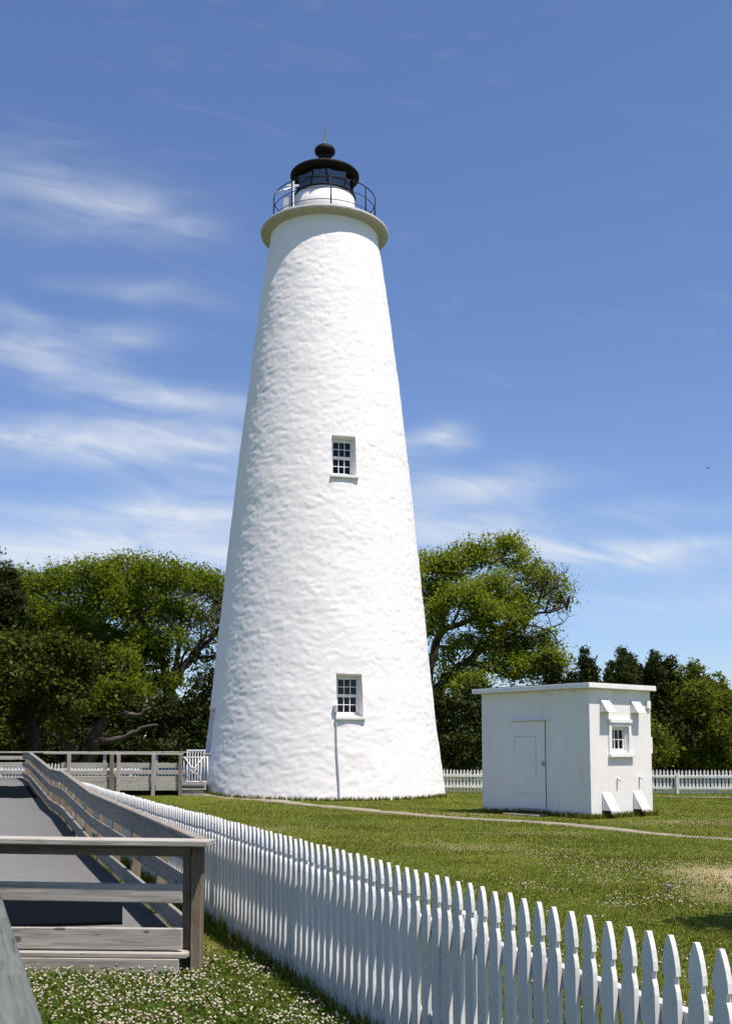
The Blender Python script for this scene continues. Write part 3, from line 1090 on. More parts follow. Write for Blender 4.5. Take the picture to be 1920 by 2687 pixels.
def deck_slab(name, rings, mat, th=0.12):
    """rings: list of (left xyz, right xyz)"""
    pv, pf = [], []
    for (l, r) in rings:
        pv += [l, r, (r[0], r[1], r[2] - th), (l[0], l[1], l[2] - th)]
    for i in range(len(rings) - 1):
        o = i * 4
        for k in range(4):
            pf.append((o + k, o + (k + 1) % 4, o + 4 + (k + 1) % 4, o + 4 + k))
    pf += [(3, 2, 1, 0), (len(pv) - 4, len(pv) - 3, len(pv) - 2, len(pv) - 1)]
    me = mesh_np(name, pv, pf)
    o = obj(name, me, mat)
    o['kind'] = 'structure'
    return o


rings = []
for (y, z) in NODES:
    p = Vector((rx(y), y, z - DZ)) + RN * 0.03
    l = p + RN * 3.3
    rings.append(((l.x, l.y, z - DZ), (p.x, p.y, z - DZ)))
rings[0] = ((-5.2, 8.02, .115), (rx(7.86), 7.86, .115))
rings[-1] = ((-15.0, 34.25, 0.655), (rings[-1][1][0], 34.25, 0.655))
deck_slab('boardwalk_ramp', rings, DECK)


def nxl(y):      # right edge line of the near railing cap
    return -0.71 - 0.371 * (y - 2.51)


rings = []
for y in (-1.5, 7.68):
    rings.append(((nxl(y) - 2.2, y + .55, .112), (nxl(y) - .16, y, .112)))
deck_slab('boardwalk_approach', rings, DECK)
deck_slab('boardwalk_landing', [((-16, 34.27, .652), (-16, 36.7, .652)), ((-5.0, 34.27, .50), (-5.0, 36.7, .50))][::-1], DECK, .16)

WR = 'weathered boardwalk railings'
# ramp railing
rr = thing('wooden_railing', 'weathered wooden ramp railing climbing away beside the picket fence', 'railing', (rx(7.71), 7.71, 0), WR)
for (y0, z0), (y1, z1) in zip(NODES[:-1], NODES[1:]):
    a = Vector((rx(y0), y0, z0))
    b = Vector((rx(y1), y1, z1))
    e = (b - a).normalized() * 0.004
    a = a + e
    b = b - e
    board('cap', a + RN * 0.01, b + RN * 0.01, .038, .085, WOODD, rr, .006)
    dn = Vector((0, 0, 1))
    board('top_rail', a + RN * .022 - dn * .042, b + RN * .022 - dn * .042, .165, .036, WOODD, rr)
    board('middle_rail', a + RN * .022 - dn * .31, b + RN * .022 - dn * .31, .13, .036, WOODD, rr)
    board('toe_rail', a + RN * .022 - dn * .60, b + RN * .022 - dn * .60, .14, .036, WOODD, rr)
    board('edge_joist', a - RN * .0 - dn * (DZ + .125), b - RN * .0 - dn * (DZ + .125), .14, .04, WOODD, rr)


def ncap(y):
    return float(np.interp(y, [n[0] for n in NODES], [n[1] for n in NODES]))


y = 9.55
while y < 33.9:
    p = Vector((rx(y), y, 0)) - RN * 0.045
    MB().box(-.044, .044, -.044, .044, -.2, ncap(y) - .05, .005).build('post', WOODBZ, rr, Matrix.Translation(p) @ Matrix.Rotation(math.atan2(RDIR.y, RDIR.x), 4, 'Z'))
    y += 1.47

# end railing across, nearest the viewer
er = thing('wooden_railing', 'short weathered wooden railing with knotty boards across the near end of the ramp', 'railing', (-1.13, 7.65, 0), WR)
e0, e1 = Vector((-2.72, 7.78, 0)), Vector((-1.17, 7.62, 0))
ed = (e1 - e0).normalized()
en = Vector((ed.y, -ed.x, 0))      # towards the viewer
up = Vector((0, 0, 1))
board('cap', e0 + up * .905 + en * .03, e1 + ed * .13 + up * .896 + en * .03, .04, .2, WOOD, er, .006)
board('top_rail', e0 + up * .862 + en * -.02, e1 - ed * .02 + up * .853 + en * -.02, .075, .036, WOODB, er)
board('middle_rail', e0 + up * .605 + en * .035, e1 - ed * .06 + up * .60 + en * .035, .125, .036, WOOD, er)
board('toe_rail', e0 + up * .295 + en * .035, e1 - ed * .06 + up * .31 + en * .035, .14, .036, WOOD, er)
board('deck_plank', e0 + up * .143 + en * .07, e1 - ed * .01 + up * .156 + en * .07, .032, .09, WOOD, er)
board('deck_plank', e0 + up * .143 + en * -.03, e1 - ed * .02 + up * .156 + en * -.03, .032, .085, WOOD, er)
board('edge_joist', e0 + up * .108 + en * .10, e1 - ed * .06 + up * .121 + en * .10, .14, .036, WOOD, er)
MB().box(-.036, .036, -.04, .04, -.2, .852, .005).build('post', WOODBZ, er, Matrix.Translation((-1.142, 7.64, 0)) @ Matrix.Rotation(R(-6), 4, 'Z'))
MB().box(-.03, .03, -.04, .04, -.2, .77, .005).build('post', WOODBZ, er, Matrix.Translation((-1.222, 7.735, 0)) @ Matrix.Rotation(R(-6), 4, 'Z'))

# near railing, only its cap shows at the bottom left
nr = thing('wooden_railing', 'grey lichen-stained railing cap board in the bottom left corner', 'railing', (nxl(4.5), 4.5, 0), WR)
nd = Vector((-0.371, 1, 0)).normalized()
nn = Vector((-nd.y, nd.x, 0))
for (ya, yb) in ((-0.6, 3.035), (3.045, 7.72)):
    a = Vector((nxl(ya), ya, .905)) + nn * .12
    b = Vector((nxl(yb), yb, .905)) + nn * .12
    board('cap', a, b, .04, .24, WOODG, nr, .008)
    board('top_rail', a - up * .044, b - up * .044, .1, .036, WOODG, nr)
    board('middle_rail', a - up * .31, b - up * .31, .13, .036, WOODG, nr)
    board('toe_rail', a - up * .60, b - up * .60, .14, .036, WOODG, nr)
for y in (0.4, 2.2, 4.0, 5.8, 7.5):
    p = Vector((nxl(y), y, 0)) + nn * 0.185
    MB().box(-.044, .044, -.044, .044, -.2, .86, .005).build('post', WOODBZ, nr, Matrix.Translation(p) @ Matrix.Rotation(math.atan2(nd.y, nd.x), 4, 'Z'))

# dark mat on the boardwalk, then a dark strip put in as shade
m = MB()
q = [(-2.93, 8.75), (-1.93, 8.95), (-2.40, 11.1), (-3.50, 11.0)]
m.poly([(x, y, .126) for x, y in q] + [(x, y, .15) for x, y in q], [[3, 2, 1, 0], [4, 5, 6, 7], [0, 1, 5, 4], [1, 2, 6, 5], [2, 3, 7, 6], [3, 0, 4, 7]])
tag(m.build('mat_or_shade_strip', RUBBER_SHADE), 'dark rubber mat lying on the deck behind the near end railing', 'mat')
m = MB()  # wavy-edged dark strip on the upper ramp, a shade band drawn as geometry
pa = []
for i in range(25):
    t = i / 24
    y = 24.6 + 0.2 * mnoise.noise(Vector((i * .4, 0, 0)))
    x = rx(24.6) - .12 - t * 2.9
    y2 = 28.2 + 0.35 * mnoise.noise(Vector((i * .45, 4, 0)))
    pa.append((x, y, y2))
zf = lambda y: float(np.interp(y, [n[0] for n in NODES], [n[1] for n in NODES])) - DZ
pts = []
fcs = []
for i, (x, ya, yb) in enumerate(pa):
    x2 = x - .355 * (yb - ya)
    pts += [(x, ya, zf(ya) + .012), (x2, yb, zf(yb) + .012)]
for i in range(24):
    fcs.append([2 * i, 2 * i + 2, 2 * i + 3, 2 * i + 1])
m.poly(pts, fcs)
o = m.build('mat_or_shade_strip', RUBBER_SHADE)
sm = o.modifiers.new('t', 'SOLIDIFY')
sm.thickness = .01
tag(o, 'dark strip put in as a band of shade across the upper ramp far behind the mat', 'mat')

# far railing in front of the raised landing
fr = thing('wooden_railing', 'far boardwalk railing of weathered boards left of the white gate', 'railing', (-7.5, 34.2, .1), WR)
FB = [(1.345, .235, 'x')]
xa, xb = -9.35, -5.72
zl = [(-9.35, -7.8), (-7.75, -6.6), (-6.44, -5.72)]
board('cap', (-9.9, 34.2, 1.43), (-5.62, 34.2, 1.405), .05, .16, WOOD, fr, .006)
for i, (a, b) in enumerate(zl):
    board('upper_rail', (a, 34.16, 1.115), (b, 34.16, 1.11), .155, .036, WOOD, fr)
    if i == 0:
        board('middle_rail', (a, 34.16, .88), (b - .05, 34.16, .87), .13, .036, WOOD, fr)
    board('toe_rail', (a, 34.16, .70), (b, 34.16, .70), .175, .036, WOOD, fr)
    board('edge_joist', (a, 34.15, .515), (b, 34.15, .515), .245, .04, WOOD, fr)
for (x, dark, zb) in ((-9.1, 0, .1), (-7.79, 1, .1), (-7.58, 0, .1), (-6.51, 0, -.1), (-5.68, 1, 0)):
    MB().box(-.05, .05, -.05, .05, zb - .2, 1.37, .006).build('post', WOODBZ if dark else WOODZ, fr, Matrix.Translation((x, 34.09, 0)))
for x in (-7.0, -6.75, -8.6, -8.2):
    MB().box(-.08, .08, -.08, .08, -.2, .34, .006).build('support_pile', WOODBZ, fr, Matrix.Translation((x, 35.2, 0)))
# back railing of the landing
br_ = thing('wooden_railing', 'back railing of the raised landing running off the left edge', 'railing', (-10, 36.6, .2), WR)
xc = [-19, -16.5, -13.6, -11.0, -8.6, -6.9, -5.1]
for a, b in zip(xc[:-1], xc[1:]):
    board('cap', (a + .004, 36.6, 1.46), (b - .004, 36.6, 1.455), .05, .16, WOOD, br_, .006)
    for zt, hh in ((1.31, .12), (1.10, .16), (.84, .13), (.62, .2))[(0 if b < -8.7 else 2):]:
        board('rail', (a + .06, 36.56, zt), (b - .06, 36.56, zt), hh, .036, WOOD, br_)
    MB().box(-.05, .05, -.05, .05, -.2, 1.405, .006).build('post', WOODZ, br_, Matrix.Translation((b, 36.64, 0)))

# white iron gate at the top of the step
GT = thing('iron_gate', 'white iron gate with crossed diagonals and a small heart plate by the tower', 'gate', (-5.4, 34.55, .3))
gx0, gx1, gz0, gz1, gy_ = -5.74, -4.92, .53, 1.28, 34.55
fr_m = MB()
for x in (gx0, gx1):
    fr_m.tube([(x, gy_, gz0 - .05), (x, gy_, gz1 + .03)], .022, 8)
for z in (gz0, gz1):
    fr_m.tube([(gx0, gy_, z), (gx1, gy_, z)], .016, 8)
fr_m.build('frame', WHITE, GT)
for k in range(1, 9):
    x = gx0 + (gx1 - gx0) * k / 9
    MB().tube([(x, gy_, gz0), (x, gy_, gz1)], .0105, 6).build('bar', WHITE, GT)
for (z0, z1) in ((gz0, gz1), (gz1, gz0)):
    MB().tube([(gx0 + .1, gy_ - .02, z0), (gx1 - .14, gy_ - .02, z1)], .014, 6).build('diagonal', WHITE, GT)
hp = []
for t in np.linspace(0, 2 * math.pi, 24, endpoint=False):
    hp.append((0.0068 * 16 * math.sin(t) ** 3 * .9, 0.0068 * (13 * math.cos(t) - 5 * math.cos(2 * t) - 2 * math.cos(3 * t) - math.cos(4 * t))))
m = MB()
m.tube([(gx0 + .39 + x, gy_ - .04, .90 + z) for x, z in hp], .013, 6, True)
m.build('heart_plate', WHITE, GT)
# higher white panel behind the gate
m = MB()
m.box(-5.72, -5.68, 35.5, 35.54, .5, 1.52).box(-5.16, -5.12, 35.5, 35.54, .5, 1.52).box(-5.68, -5.16, 35.5, 35.54, 1.47, 1.52)
WP = m.build('gate_panel', WHITE)
tag(WP, 'white upright barred panel standing just behind the iron gate', 'panel')
for k in range(6):
    x = -5.62 + k * .088
    MB().box(x - .016, x + .016, 35.5, 35.53, .5, 1.46).build('bar', WHITE, WP)
sr = board('handrail', (-5.1, 35.15, 1.415), (-4.62, 35.25, 1.415), .05, .13, WOOD, None, .006)
tag(sr, 'short weathered handrail stub fixed to the tower beside the gate', 'handrail')
ST = thing('wooden_step', 'low wooden step below the white iron gate', 'step', (-5.4, 34.4, .1))
board('tread', (-5.8, 34.42, .33), (-4.95, 34.42, .33), .05, .3, WOOD, ST)
board('riser', (-5.8, 34.5, .5), (-4.95, 34.5, .5), .17, .04, WOOD, ST)
board('riser', (-5.76, 34.32, .275), (-4.99, 34.32, .275), .2, .04, WOOD, ST)

# small marker peg on the lawn
pg = MB().box(-.012, .012, -.012, .012, 0, .05, .003).box(-.03, .03, -.022, .022, .05, .075, .004)
pg = pg.build('marker_peg', m_simple('peg_grey', (.2, .2, .2), .8), None, Matrix.Translation((3.22, 11.98, 0)) @ Matrix.Rotation(R(20), 4, 'Z'))
tag(pg, 'tiny grey marker peg standing in the lawn at the right', 'peg')


# ------------------------------------------------------------------ vegetation
def leaf_cloud(centres, n_per, sig, size, rg, flat=0.35, aspect=0.6, up=0.25):
    """n_per leaves round each centre; every leaf a small pointed quad"""
    c = np.repeat(centres, n_per, axis=0)
    n = len(c)
    p = c + rg.normal(0, 1, (n, 3)) * np.array([sig, sig, sig * 0.75])
    nrm = rg.normal(0, 1, (n, 3))
    nrm[:, 2] = np.abs(nrm[:, 2]) + up
    nrm /= np.linalg.norm(nrm, axis=1, keepdims=True)
    t = rg.normal(0, 1, (n, 3))
    t -= nrm * (t * nrm).sum(1, keepdims=True)
    t /= np.linalg.norm(t, axis=1, keepdims=True) + 1e-9
    b = np.cross(nrm, t)
    L = size * (0.45 + rg.gamma(3.0, .2, (n, 1)))
    Wd = L * aspect * rg.uniform(0.7, 1.2, (n, 1))
    v = np.stack([p - t * L * 0.5, p + b * Wd * 0.5 - t * L * 0.05 + nrm * L * .12, p + t * L * 0.5, p - b * Wd * 0.5 + t * L * .05 + nrm * L * .12], 1).reshape(-1, 3)
    f = np.arange(n * 4).reshape(-1, 4)
    return v, f


def clump_points(cl, dens, rg, shell=0.55):
    """sub-clump centres inside the ellipsoids, thicker towards their skins"""
    out = []
    for (x, y, z, a, b, c, k) in cl:
        vol = a * b * c
        n = max(3, int(dens * k * (vol ** (2 / 3)) * 4.2))
        d = rg.normal(0, 1, (n, 3))
        d /= np.linalg.norm(d, axis=1, keepdims=True)
        r = rg.uniform(shell, 1.0, (n, 1)) ** 0.8
        r[rg.random(n) < 0.25] *= 0.6
        out.append(np.array([x, y, z]) + d * r * np.array([a, b, c]) * rg.uniform(0.85, 1.2, (n, 1)))
    return np.concatenate(out)


R1S = .68


def branch_mesh(limbs, cl, rg, twig=5, rb=0.05):
    m = MB()
    pts = []
    for L in limbs:
        # wobble the limb
        P, Rr = [], []
        for i in range(len(L) - 1):
            a, b = np.array(L[i][:3]), np.array(L[i + 1][:3])
            for t in (0, .33, .66):
                w = rg.normal(0, .05, 3) * (1 if t else 0) * max(1, np.linalg.norm(b - a))
                P.append(tuple(a * (1 - t) + b * t + w))
                Rr.append(L[i][3] * (1 - t) + L[i + 1][3] * t)
        P.append(L[-1][:3])
        Rr.append(L[-1][3])
        m.tube(P, Rr, 7)
        pts += P
    pa = np.array(pts)
    for (x, y, z, a, b, c, k) in cl:
        cc = np.array([x, y, z])
        dd = np.linalg.norm(pa - cc, axis=1) + np.maximum(0, pa[:, 2] - z) * 1.5
        s = pa[dd.argmin()]
        mid = (s + cc) / 2 + rg.normal(0, .18, 3) + np.array([0, 0, -.1])
        m.tube([tuple(s), tuple(mid), tuple(cc)], [rb * 1.5, rb * 1.1, rb * .7], 5)
        for _ in range(twig):
            d = rg.normal(0, 1, 3)
            d[2] = abs(d[2]) * .8 + .1
            d /= np.linalg.norm(d)
            e = cc + d * np.array([a, b, c]) * rg.uniform(.8, 1.15)
            st = mid * .5 + cc * .5 + (cc - mid) * rg.uniform(-.4, .5)
            md = (st + e) / 2 + rg.normal(0, .12, 3)
            m.tube([tuple(st), tuple(md), tuple(e)], [rb * .65, rb * .4, rb * .15], 4)
    return m


def grow(m, p, d, L, r, depth, rg):
    """wandering branch that forks"""
    p = np.array(p, float)
    pts, rad = [tuple(p)], [r]
    n = 4
    for i in range(n):
        d = d + rg.normal(0, .28, 3)
        d[2] += .06
        d /= np.linalg.norm(d)
        p = p + d * L / n
        pts.append(tuple(p))
        rad.append(r * (1 - .6 * (i + 1) / n))
        if depth > 0 and i >= 1:
            e = d + rg.normal(0, .75, 3)
            e /= np.linalg.norm(e)
            grow(m, p, e, L * rg.uniform(.5, .75), r * .55, depth - 1, rg)
    m.tube(pts, rad, 5 if depth else 4)


def tree(name, label, cat, loc, limbs, cl, leafmat, dens=9, per=34, sig=.2, size=.15, seed=1, group=None, twig=5, aspect=.6, shell=.55, rb=.05, up=.5, forks=(), bark=None):
    rg = np.random.default_rng(seed)
    root = thing(name, label, cat, loc, group)
    bmsh = branch_mesh(limbs, cl, rg, twig, rb)
    for (gx, gy, gz, ddx, ddz, gl, gr) in forks:
        grow(bmsh, (gx, gy, gz), np.array([ddx, rg.normal(0, .3), ddz]), gl, gr, 3, rg)
    bmsh.build('trunk', bark or BARK, root, recalc=False)
    cen = clump_points(cl, dens, rg, shell)
    v, f = leaf_cloud(cen, per, sig, size, rg, aspect=aspect, up=up)
    obj('crown', mesh_np('crown', v, f), leafmat, root)
    return root, len(f)


R1C = [(3.0, 50.54, 9.72, 0.87, 0.83, 0.87, 1), (4.19, 51.06, 10.17, 0.97, 0.92, 0.88, 1), (5.29, 51.3, 10.75, 0.8, 0.76, 0.71, 1), (6.72, 51.95, 10.87, 0.99, 0.94, 0.75, 1), (7.67, 51.06, 9.81, 0.79, 0.75, 0.79, 0.7), (3.25, 51.86, 8.66, 0.9, 0.85, 0.81, 1), (4.26, 47.93, 8.28, 0.91, 0.86, 0.74, 1), (5.91, 49.85, 8.82, 1.03, 0.98, 0.86, 1), (7.42, 51.95, 8.67, 0.81, 0.77, 0.81, 0.55), (8.3, 50.66, 9.03, 0.7, 0.75, 0.79, 0.35), (8.8, 49.3, 8.4, 0.5, 0.68, 0.71, 0.3), (5.21, 48.3, 7.49, 1.0, 0.95, 0.67, 1), (6.59, 49.86, 7.51, 0.77, 0.74, 0.6, 0.7), (2.89, 48.88, 7.05, 0.59, 0.72, 0.76, 0.8), (6.27, 50.19, 6.32, 1.04, 0.99, 0.78, 1), (7.68, 50.33, 6.16, 1.04, 0.99, 0.69, 1), (8.12, 47.86, 5.43, 0.74, 0.71, 0.58, 1), (6.41, 48.75, 5.17, 1.01, 0.96, 0.67, 1), (7.8, 49.03, 5.02, 1.02, 0.96, 0.59, 0.8), (4.31, 51.83, 6.48, 0.81, 0.76, 0.54, 0.5), (4.07, 51.17, 5.17, 0.79, 0.76, 0.62, 0.5), (5.2, 48.5, 4.98, 0.67, 0.64, 0.59, 0.6), (3.01, 51.31, 4.29, 0.8, 0.76, 0.71, 0.7), (1.52, 48.41, 9.38, 1.0, 0.95, 1.0, 1), (1.4, 50.52, 7.59, 1.05, 0.99, 1.05, 1), (1.68, 48.36, 5.64, 0.83, 0.79, 0.83, 1), (4.46, 47.81, 4.27, 0.99, 0.94, 0.58, 0.9), (8.4, 48.8, 8.7, .6, .5, .6, .28), (8.6, 49, 8.1, .45, .5, .4, .3), (7.9, 49, 9.3, .6, .5, .5, .4), (7.2, 49, 7.9, .7, .6, .5, .5), (8.0, 48.6, 6.6, .5, .5, .3, .4), (4.6, 48.6, 6.2, .7, .5, .5, .55), (5.5, 48.4, 6.6, .7, .5, .45, .6), (3.6, 48.8, 5.6, .6, .5, .5, .5), (6.6, 48.2, 7.1, .7, .5, .4, .6), (3.4, 49, 7.6, .6, .5, .6, .8), (4.2, 48.6, 4.6, .8, .5, .4, .5)]
R1L = [[(2.83, 50, -.2, 0.6), (2.93, 50, 2.67, 0.5), (3.11, 50, 4.22, 0.42), (3.87, 49.7, 4.89, 0.34), (4.79, 49.4, 5.64, 0.28), (5.54, 49.2, 6.23, 0.2), (6.46, 49, 6.55, 0.13)], [(3.02, 50, 3.88, 0.4), (2.92, 50.3, 5.46, 0.32), (3.33, 50.5, 6.7, 0.27), (3.86, 50.5, 7.14, 0.22), (5.07, 50.3, 7.65, 0.16), (6.12, 50.2, 8.43, 0.1), (6.83, 50.2, 9.31, 0.06)], [(4.79, 49.4, 5.64, 0.22), (5.78, 49, 6.8, 0.16), (6.95, 48.8, 7.29, 0.12), (7.96, 48.7, 7.59, 0.08), (8.73, 48.7, 7.79, 0.05), (9.04, 48.7, 8.31, 0.03)], [(5.07, 50.3, 7.65, 0.13), (5.35, 50.8, 9.05, 0.1), (5.88, 51, 10.16, 0.06)], [(6.46, 49, 6.55, 0.1), (7.67, 49, 7.92, 0.07), (8.24, 49.2, 9.16, 0.04)], [(3.33, 50.5, 6.7, 0.2), (4.09, 51, 8.54, 0.13), (4.47, 51.2, 10.01, 0.07)]]
L1C = [(-11.85, 53.86, 10.26, 1.39, 1.32, 0.93, 1), (-12.7, 50.55, 9.54, 1.05, 0.99, 0.87, 1), (-9.53, 50.58, 9.55, 1.22, 1.16, 0.79, 1), (-8.73, 54.41, 9.78, 1.13, 1.07, 0.85, 0.8), (-7.32, 53.86, 9.31, 0.93, 0.88, 0.93, 0.8), (-11.88, 50.95, 8.35, 1.41, 1.34, 0.97, 1), (-10.77, 54.31, 8.61, 1.31, 1.25, 1.03, 1), (-8.71, 52.2, 7.97, 1.08, 1.03, 0.9, 0.7), (-7.35, 52.89, 7.5, 0.82, 0.78, 0.82, 0.5), (-9.12, 50.52, 6.7, 1.05, 0.99, 0.61, 0.55), (-8.26, 54.2, 6.33, 0.94, 0.89, 0.56, 0.25), (-11.2, 52.95, 6.77, 1.28, 1.22, 0.91, 0.9), (-7.34, 54.33, 6.15, 0.56, 0.53, 0.47, 0.2), (-6.39, 53.97, 8.76, 0.93, 1.06, 1.12, 1), (-5.66, 50.99, 6.58, 0.88, 1.0, 1.06, 0.6), (-10.4, 51, 6.3, 1.0, .9, .8, .9), (-11.6, 51.2, 5.6, 1.2, .9, .9, 1), (-9.7, 51.4, 5.9, .8, .8, .6, .6), (-12.6, 52, 6.7, 1.1, .9, .9, 1), (-13.2, 51.5, 5.4, 1.1, .9, .9, 1), (-10.3, 50.8, 4.6, 1.0, .9, .8, .9), (-8.9, 50.6, 4.7, .7, .7, .5, .5)]
L1L = [[(-9.0, 52, -.2, 0.4), (-9.13, 52, 2.72, 0.33), (-9.25, 52, 4.33, 0.26), (-9.73, 52, 5.95, 0.18), (-10.48, 52, 7.4, 0.12), (-11.41, 52, 8.86, 0.1)], [(-9.25, 52, 4.33, 0.2), (-8.46, 52, 5.68, 0.14), (-7.57, 52, 6.49, 0.09), (-6.95, 52, 7.22, 0.08)], [(-8.81, 52, 5.23, 0.13), (-8.0, 52.5, 5.9, 0.09), (-6.73, 52.5, 6.09, 0.08), (-5.83, 52.5, 6.91, 0.05)], [(-9.17, 52, 4.87, 0.16), (-8.92, 52.5, 6.54, 0.11), (-8.77, 52.5, 8.19, 0.08)]]
L2C = [(-16.58, 53.44, 9.44, 1.01, 0.96, 0.83, 1), (-14.88, 52.66, 9.51, 1.09, 1.04, 0.82, 1), (-16.45, 52.58, 7.84, 1.18, 1.12, 0.91, 1), (-14.72, 52.26, 7.98, 1.26, 1.2, 0.9, 1), (-13.68, 53.21, 7.54, 1.1, 1.05, 0.92, 1), (-17.79, 54.41, 8.44, 0.94, 1.07, 1.13, 1), (-18.08, 52.01, 7.77, 1.08, 1.02, 1.08, 1), (-15.94, 54.71, 6.75, 1.32, 1.26, 0.94, 1)]
L2L = [[(-15.73, 54, -.2, 0.5), (-15.73, 54, 3.69, 0.42), (-15.69, 54, 5.56, 0.3), (-15.19, 54, 7.63, 0.18), (-15.05, 54, 9.14, 0.08)], [(-15.72, 54, 5.0, 0.25), (-16.67, 54, 6.69, 0.16), (-17.1, 54, 8.38, 0.08)]]
L3C = [(-9.88, 44.68, 4.24, 0.69, 0.66, 0.62, 1), (-10.62, 44.62, 3.62, 0.69, 0.66, 0.62, 1), (-9.45, 45.64, 3.98, 0.63, 0.6, 0.55, 0.8), (-9.81, 44.96, 5.19, 0.62, 0.59, 0.62, 0.8), (-10.15, 44.63, 3.01, 0.54, 0.51, 0.46, 0.7), (-13.63, 44.96, 2.86, 0.78, 0.74, 0.54, 0.8), (-13.28, 45.41, 2.56, 0.71, 0.67, 0.55, 0.7), (-12.29, 44.11, 2.23, 0.53, 0.51, 0.38, 0.5)]
L3L = [[(-11.57, 45, 0, 0.34), (-10.93, 44.8, 2.09, 0.26), (-10.42, 44.8, 3.01, 0.2), (-10.1, 45, 4.1, 0.12), (-9.89, 45, 5.04, 0.06)], [(-11.23, 44.8, 1.55, 0.2), (-9.61, 44.4, 2.01, 0.11), (-8.9, 44.2, 2.4, 0.07), (-8.3, 44.1, 2.5, 0.04)], [(-11.58, 45, 1.17, 0.22), (-12.58, 45.2, 2.02, 0.16), (-13.54, 45.2, 2.71, 0.08)], [(-10.42, 44.8, 3.01, 0.14), (-9.2, 44.3, 2.9, 0.08), (-8.6, 44.1, 3.2, 0.04)]]
D1C = [(-13.77, 44.14, 5.59, 0.99, 0.94, 0.69, 1), (-11.75, 41.85, 5.37, 0.87, 0.82, 0.65, 1), (-11.32, 43.6, 5.08, 0.68, 0.64, 0.68, 1), (-13.94, 43.83, 4.34, 0.91, 0.86, 0.76, 1), (-12.15, 41.84, 4.21, 1.01, 0.96, 0.72, 1), (-11.47, 43.69, 4.03, 0.75, 0.72, 0.68, 1), (-14.12, 42.68, 3.09, 0.88, 0.84, 0.74, 1), (-12.95, 43.19, 3.25, 0.89, 0.85, 0.67, 1), (-11.39, 41.82, 3.06, 0.72, 0.69, 0.58, 1), (-13.54, 41.91, 1.91, 0.72, 0.69, 0.65, 1), (-14.47, 42.23, 4.82, 0.87, 0.83, 0.87, 1)]
RSC = [(12.79, 46.37, 3.38, 0.72, 0.68, 0.72, 1), (13.23, 44.09, 3.6, 0.76, 0.72, 0.76, 1), (14.67, 45.77, 3.36, 0.79, 0.75, 0.79, 1), (12.73, 46.29, 2.27, 0.72, 0.68, 0.64, 1), (13.87, 46.33, 2.43, 0.96, 0.91, 0.8, 1), (14.4, 44.53, 2.24, 0.77, 0.73, 0.77, 1), (11.93, 44.56, 1.48, 0.69, 0.66, 0.54, 1), (12.99, 45.07, 1.17, 0.78, 0.74, 0.47, 1), (14.31, 45.83, 1.16, 0.95, 0.9, 0.47, 1)]

tree('live_oak_tree', 'spreading live oak with open crown right behind the lighthouse', 'tree', (2.83, 50, 0), [[(p[0], p[1], p[2], p[3] * R1S) for p in L] for L in R1L], R1C, OAKLEAF, 17, 58, .25, .125, 3, 'oaks behind the lighthouse', 7, forks=[(6.95, 48.8, 7.29, .4, .9, 1.7, .06), (7.96, 48.7, 7.59, .1, .95, 1.5, .05), (8.2, 48.7, 7.65, .5, .8, .8, .035), (6.2, 49, 6.9, .5, .8, 2.2, .08), (3.9, 50.5, 7.14, .3, .9, 2.0, .08), (4.8, 49.4, 5.64, .5, .6, 1.6, .07), (3.87, 49.7, 4.9, .3, .9, 1.6, .07), (7.67, 49, 7.92, .2, .9, 1.4, .045)])
tree('live_oak_tree', 'broad domed live oak touching the left side of the lighthouse', 'tree', (-9, 52, 0), L1L, L1C, OAKLEAF2, 18, 60, .27, .13, 4, 'oaks behind the lighthouse', 6, forks=[(-8.46, 52, 5.68, .5, .7, 2.2, .08), (-7.57, 52, 6.49, .6, .5, 1.6, .06), (-8.0, 52.5, 5.9, .8, .3, 1.8, .07), (-9.1, 52, 4.9, .7, .4, 2.4, .09), (-8.9, 52.3, 6.2, .3, .9, 1.8, .07), (-6.9, 52.5, 6.1, .8, .4, 1.6, .05), (-9.2, 52, 4.4, -.8, .6, 2.2, .09), (-8.2, 52, 5.9, .2, .9, 2.0, .07)])
tree('live_oak_tree', 'live oak crown at the far left behind the dark cedar', 'tree', (-15.73, 54, 0), L2L, L2C, OAKLEAF2, 18, 58, .27, .13, 5, 'oaks behind the lighthouse', 5)
tree('live_oak_tree', 'low crooked oak with pale leaning limbs behind the left railing', 'tree', (-11.57, 45, 0), L3L, L3C, OAKLEAF2, 13, 40, .2, .13, 6, 'oaks behind the lighthouse', 6, bark=BARKP)
tree('yew_bush', 'dark dense evergreen mass at the left edge above the railing', 'tree', (-12.8, 43, 0), [[(-12.8, 43, 0, .35), (-12.9, 43, 2.5, .25), (-13, 43, 4.8, .1)]], D1C, YEWLEAF, 16, 50, .22, .15, 7, None, 3)


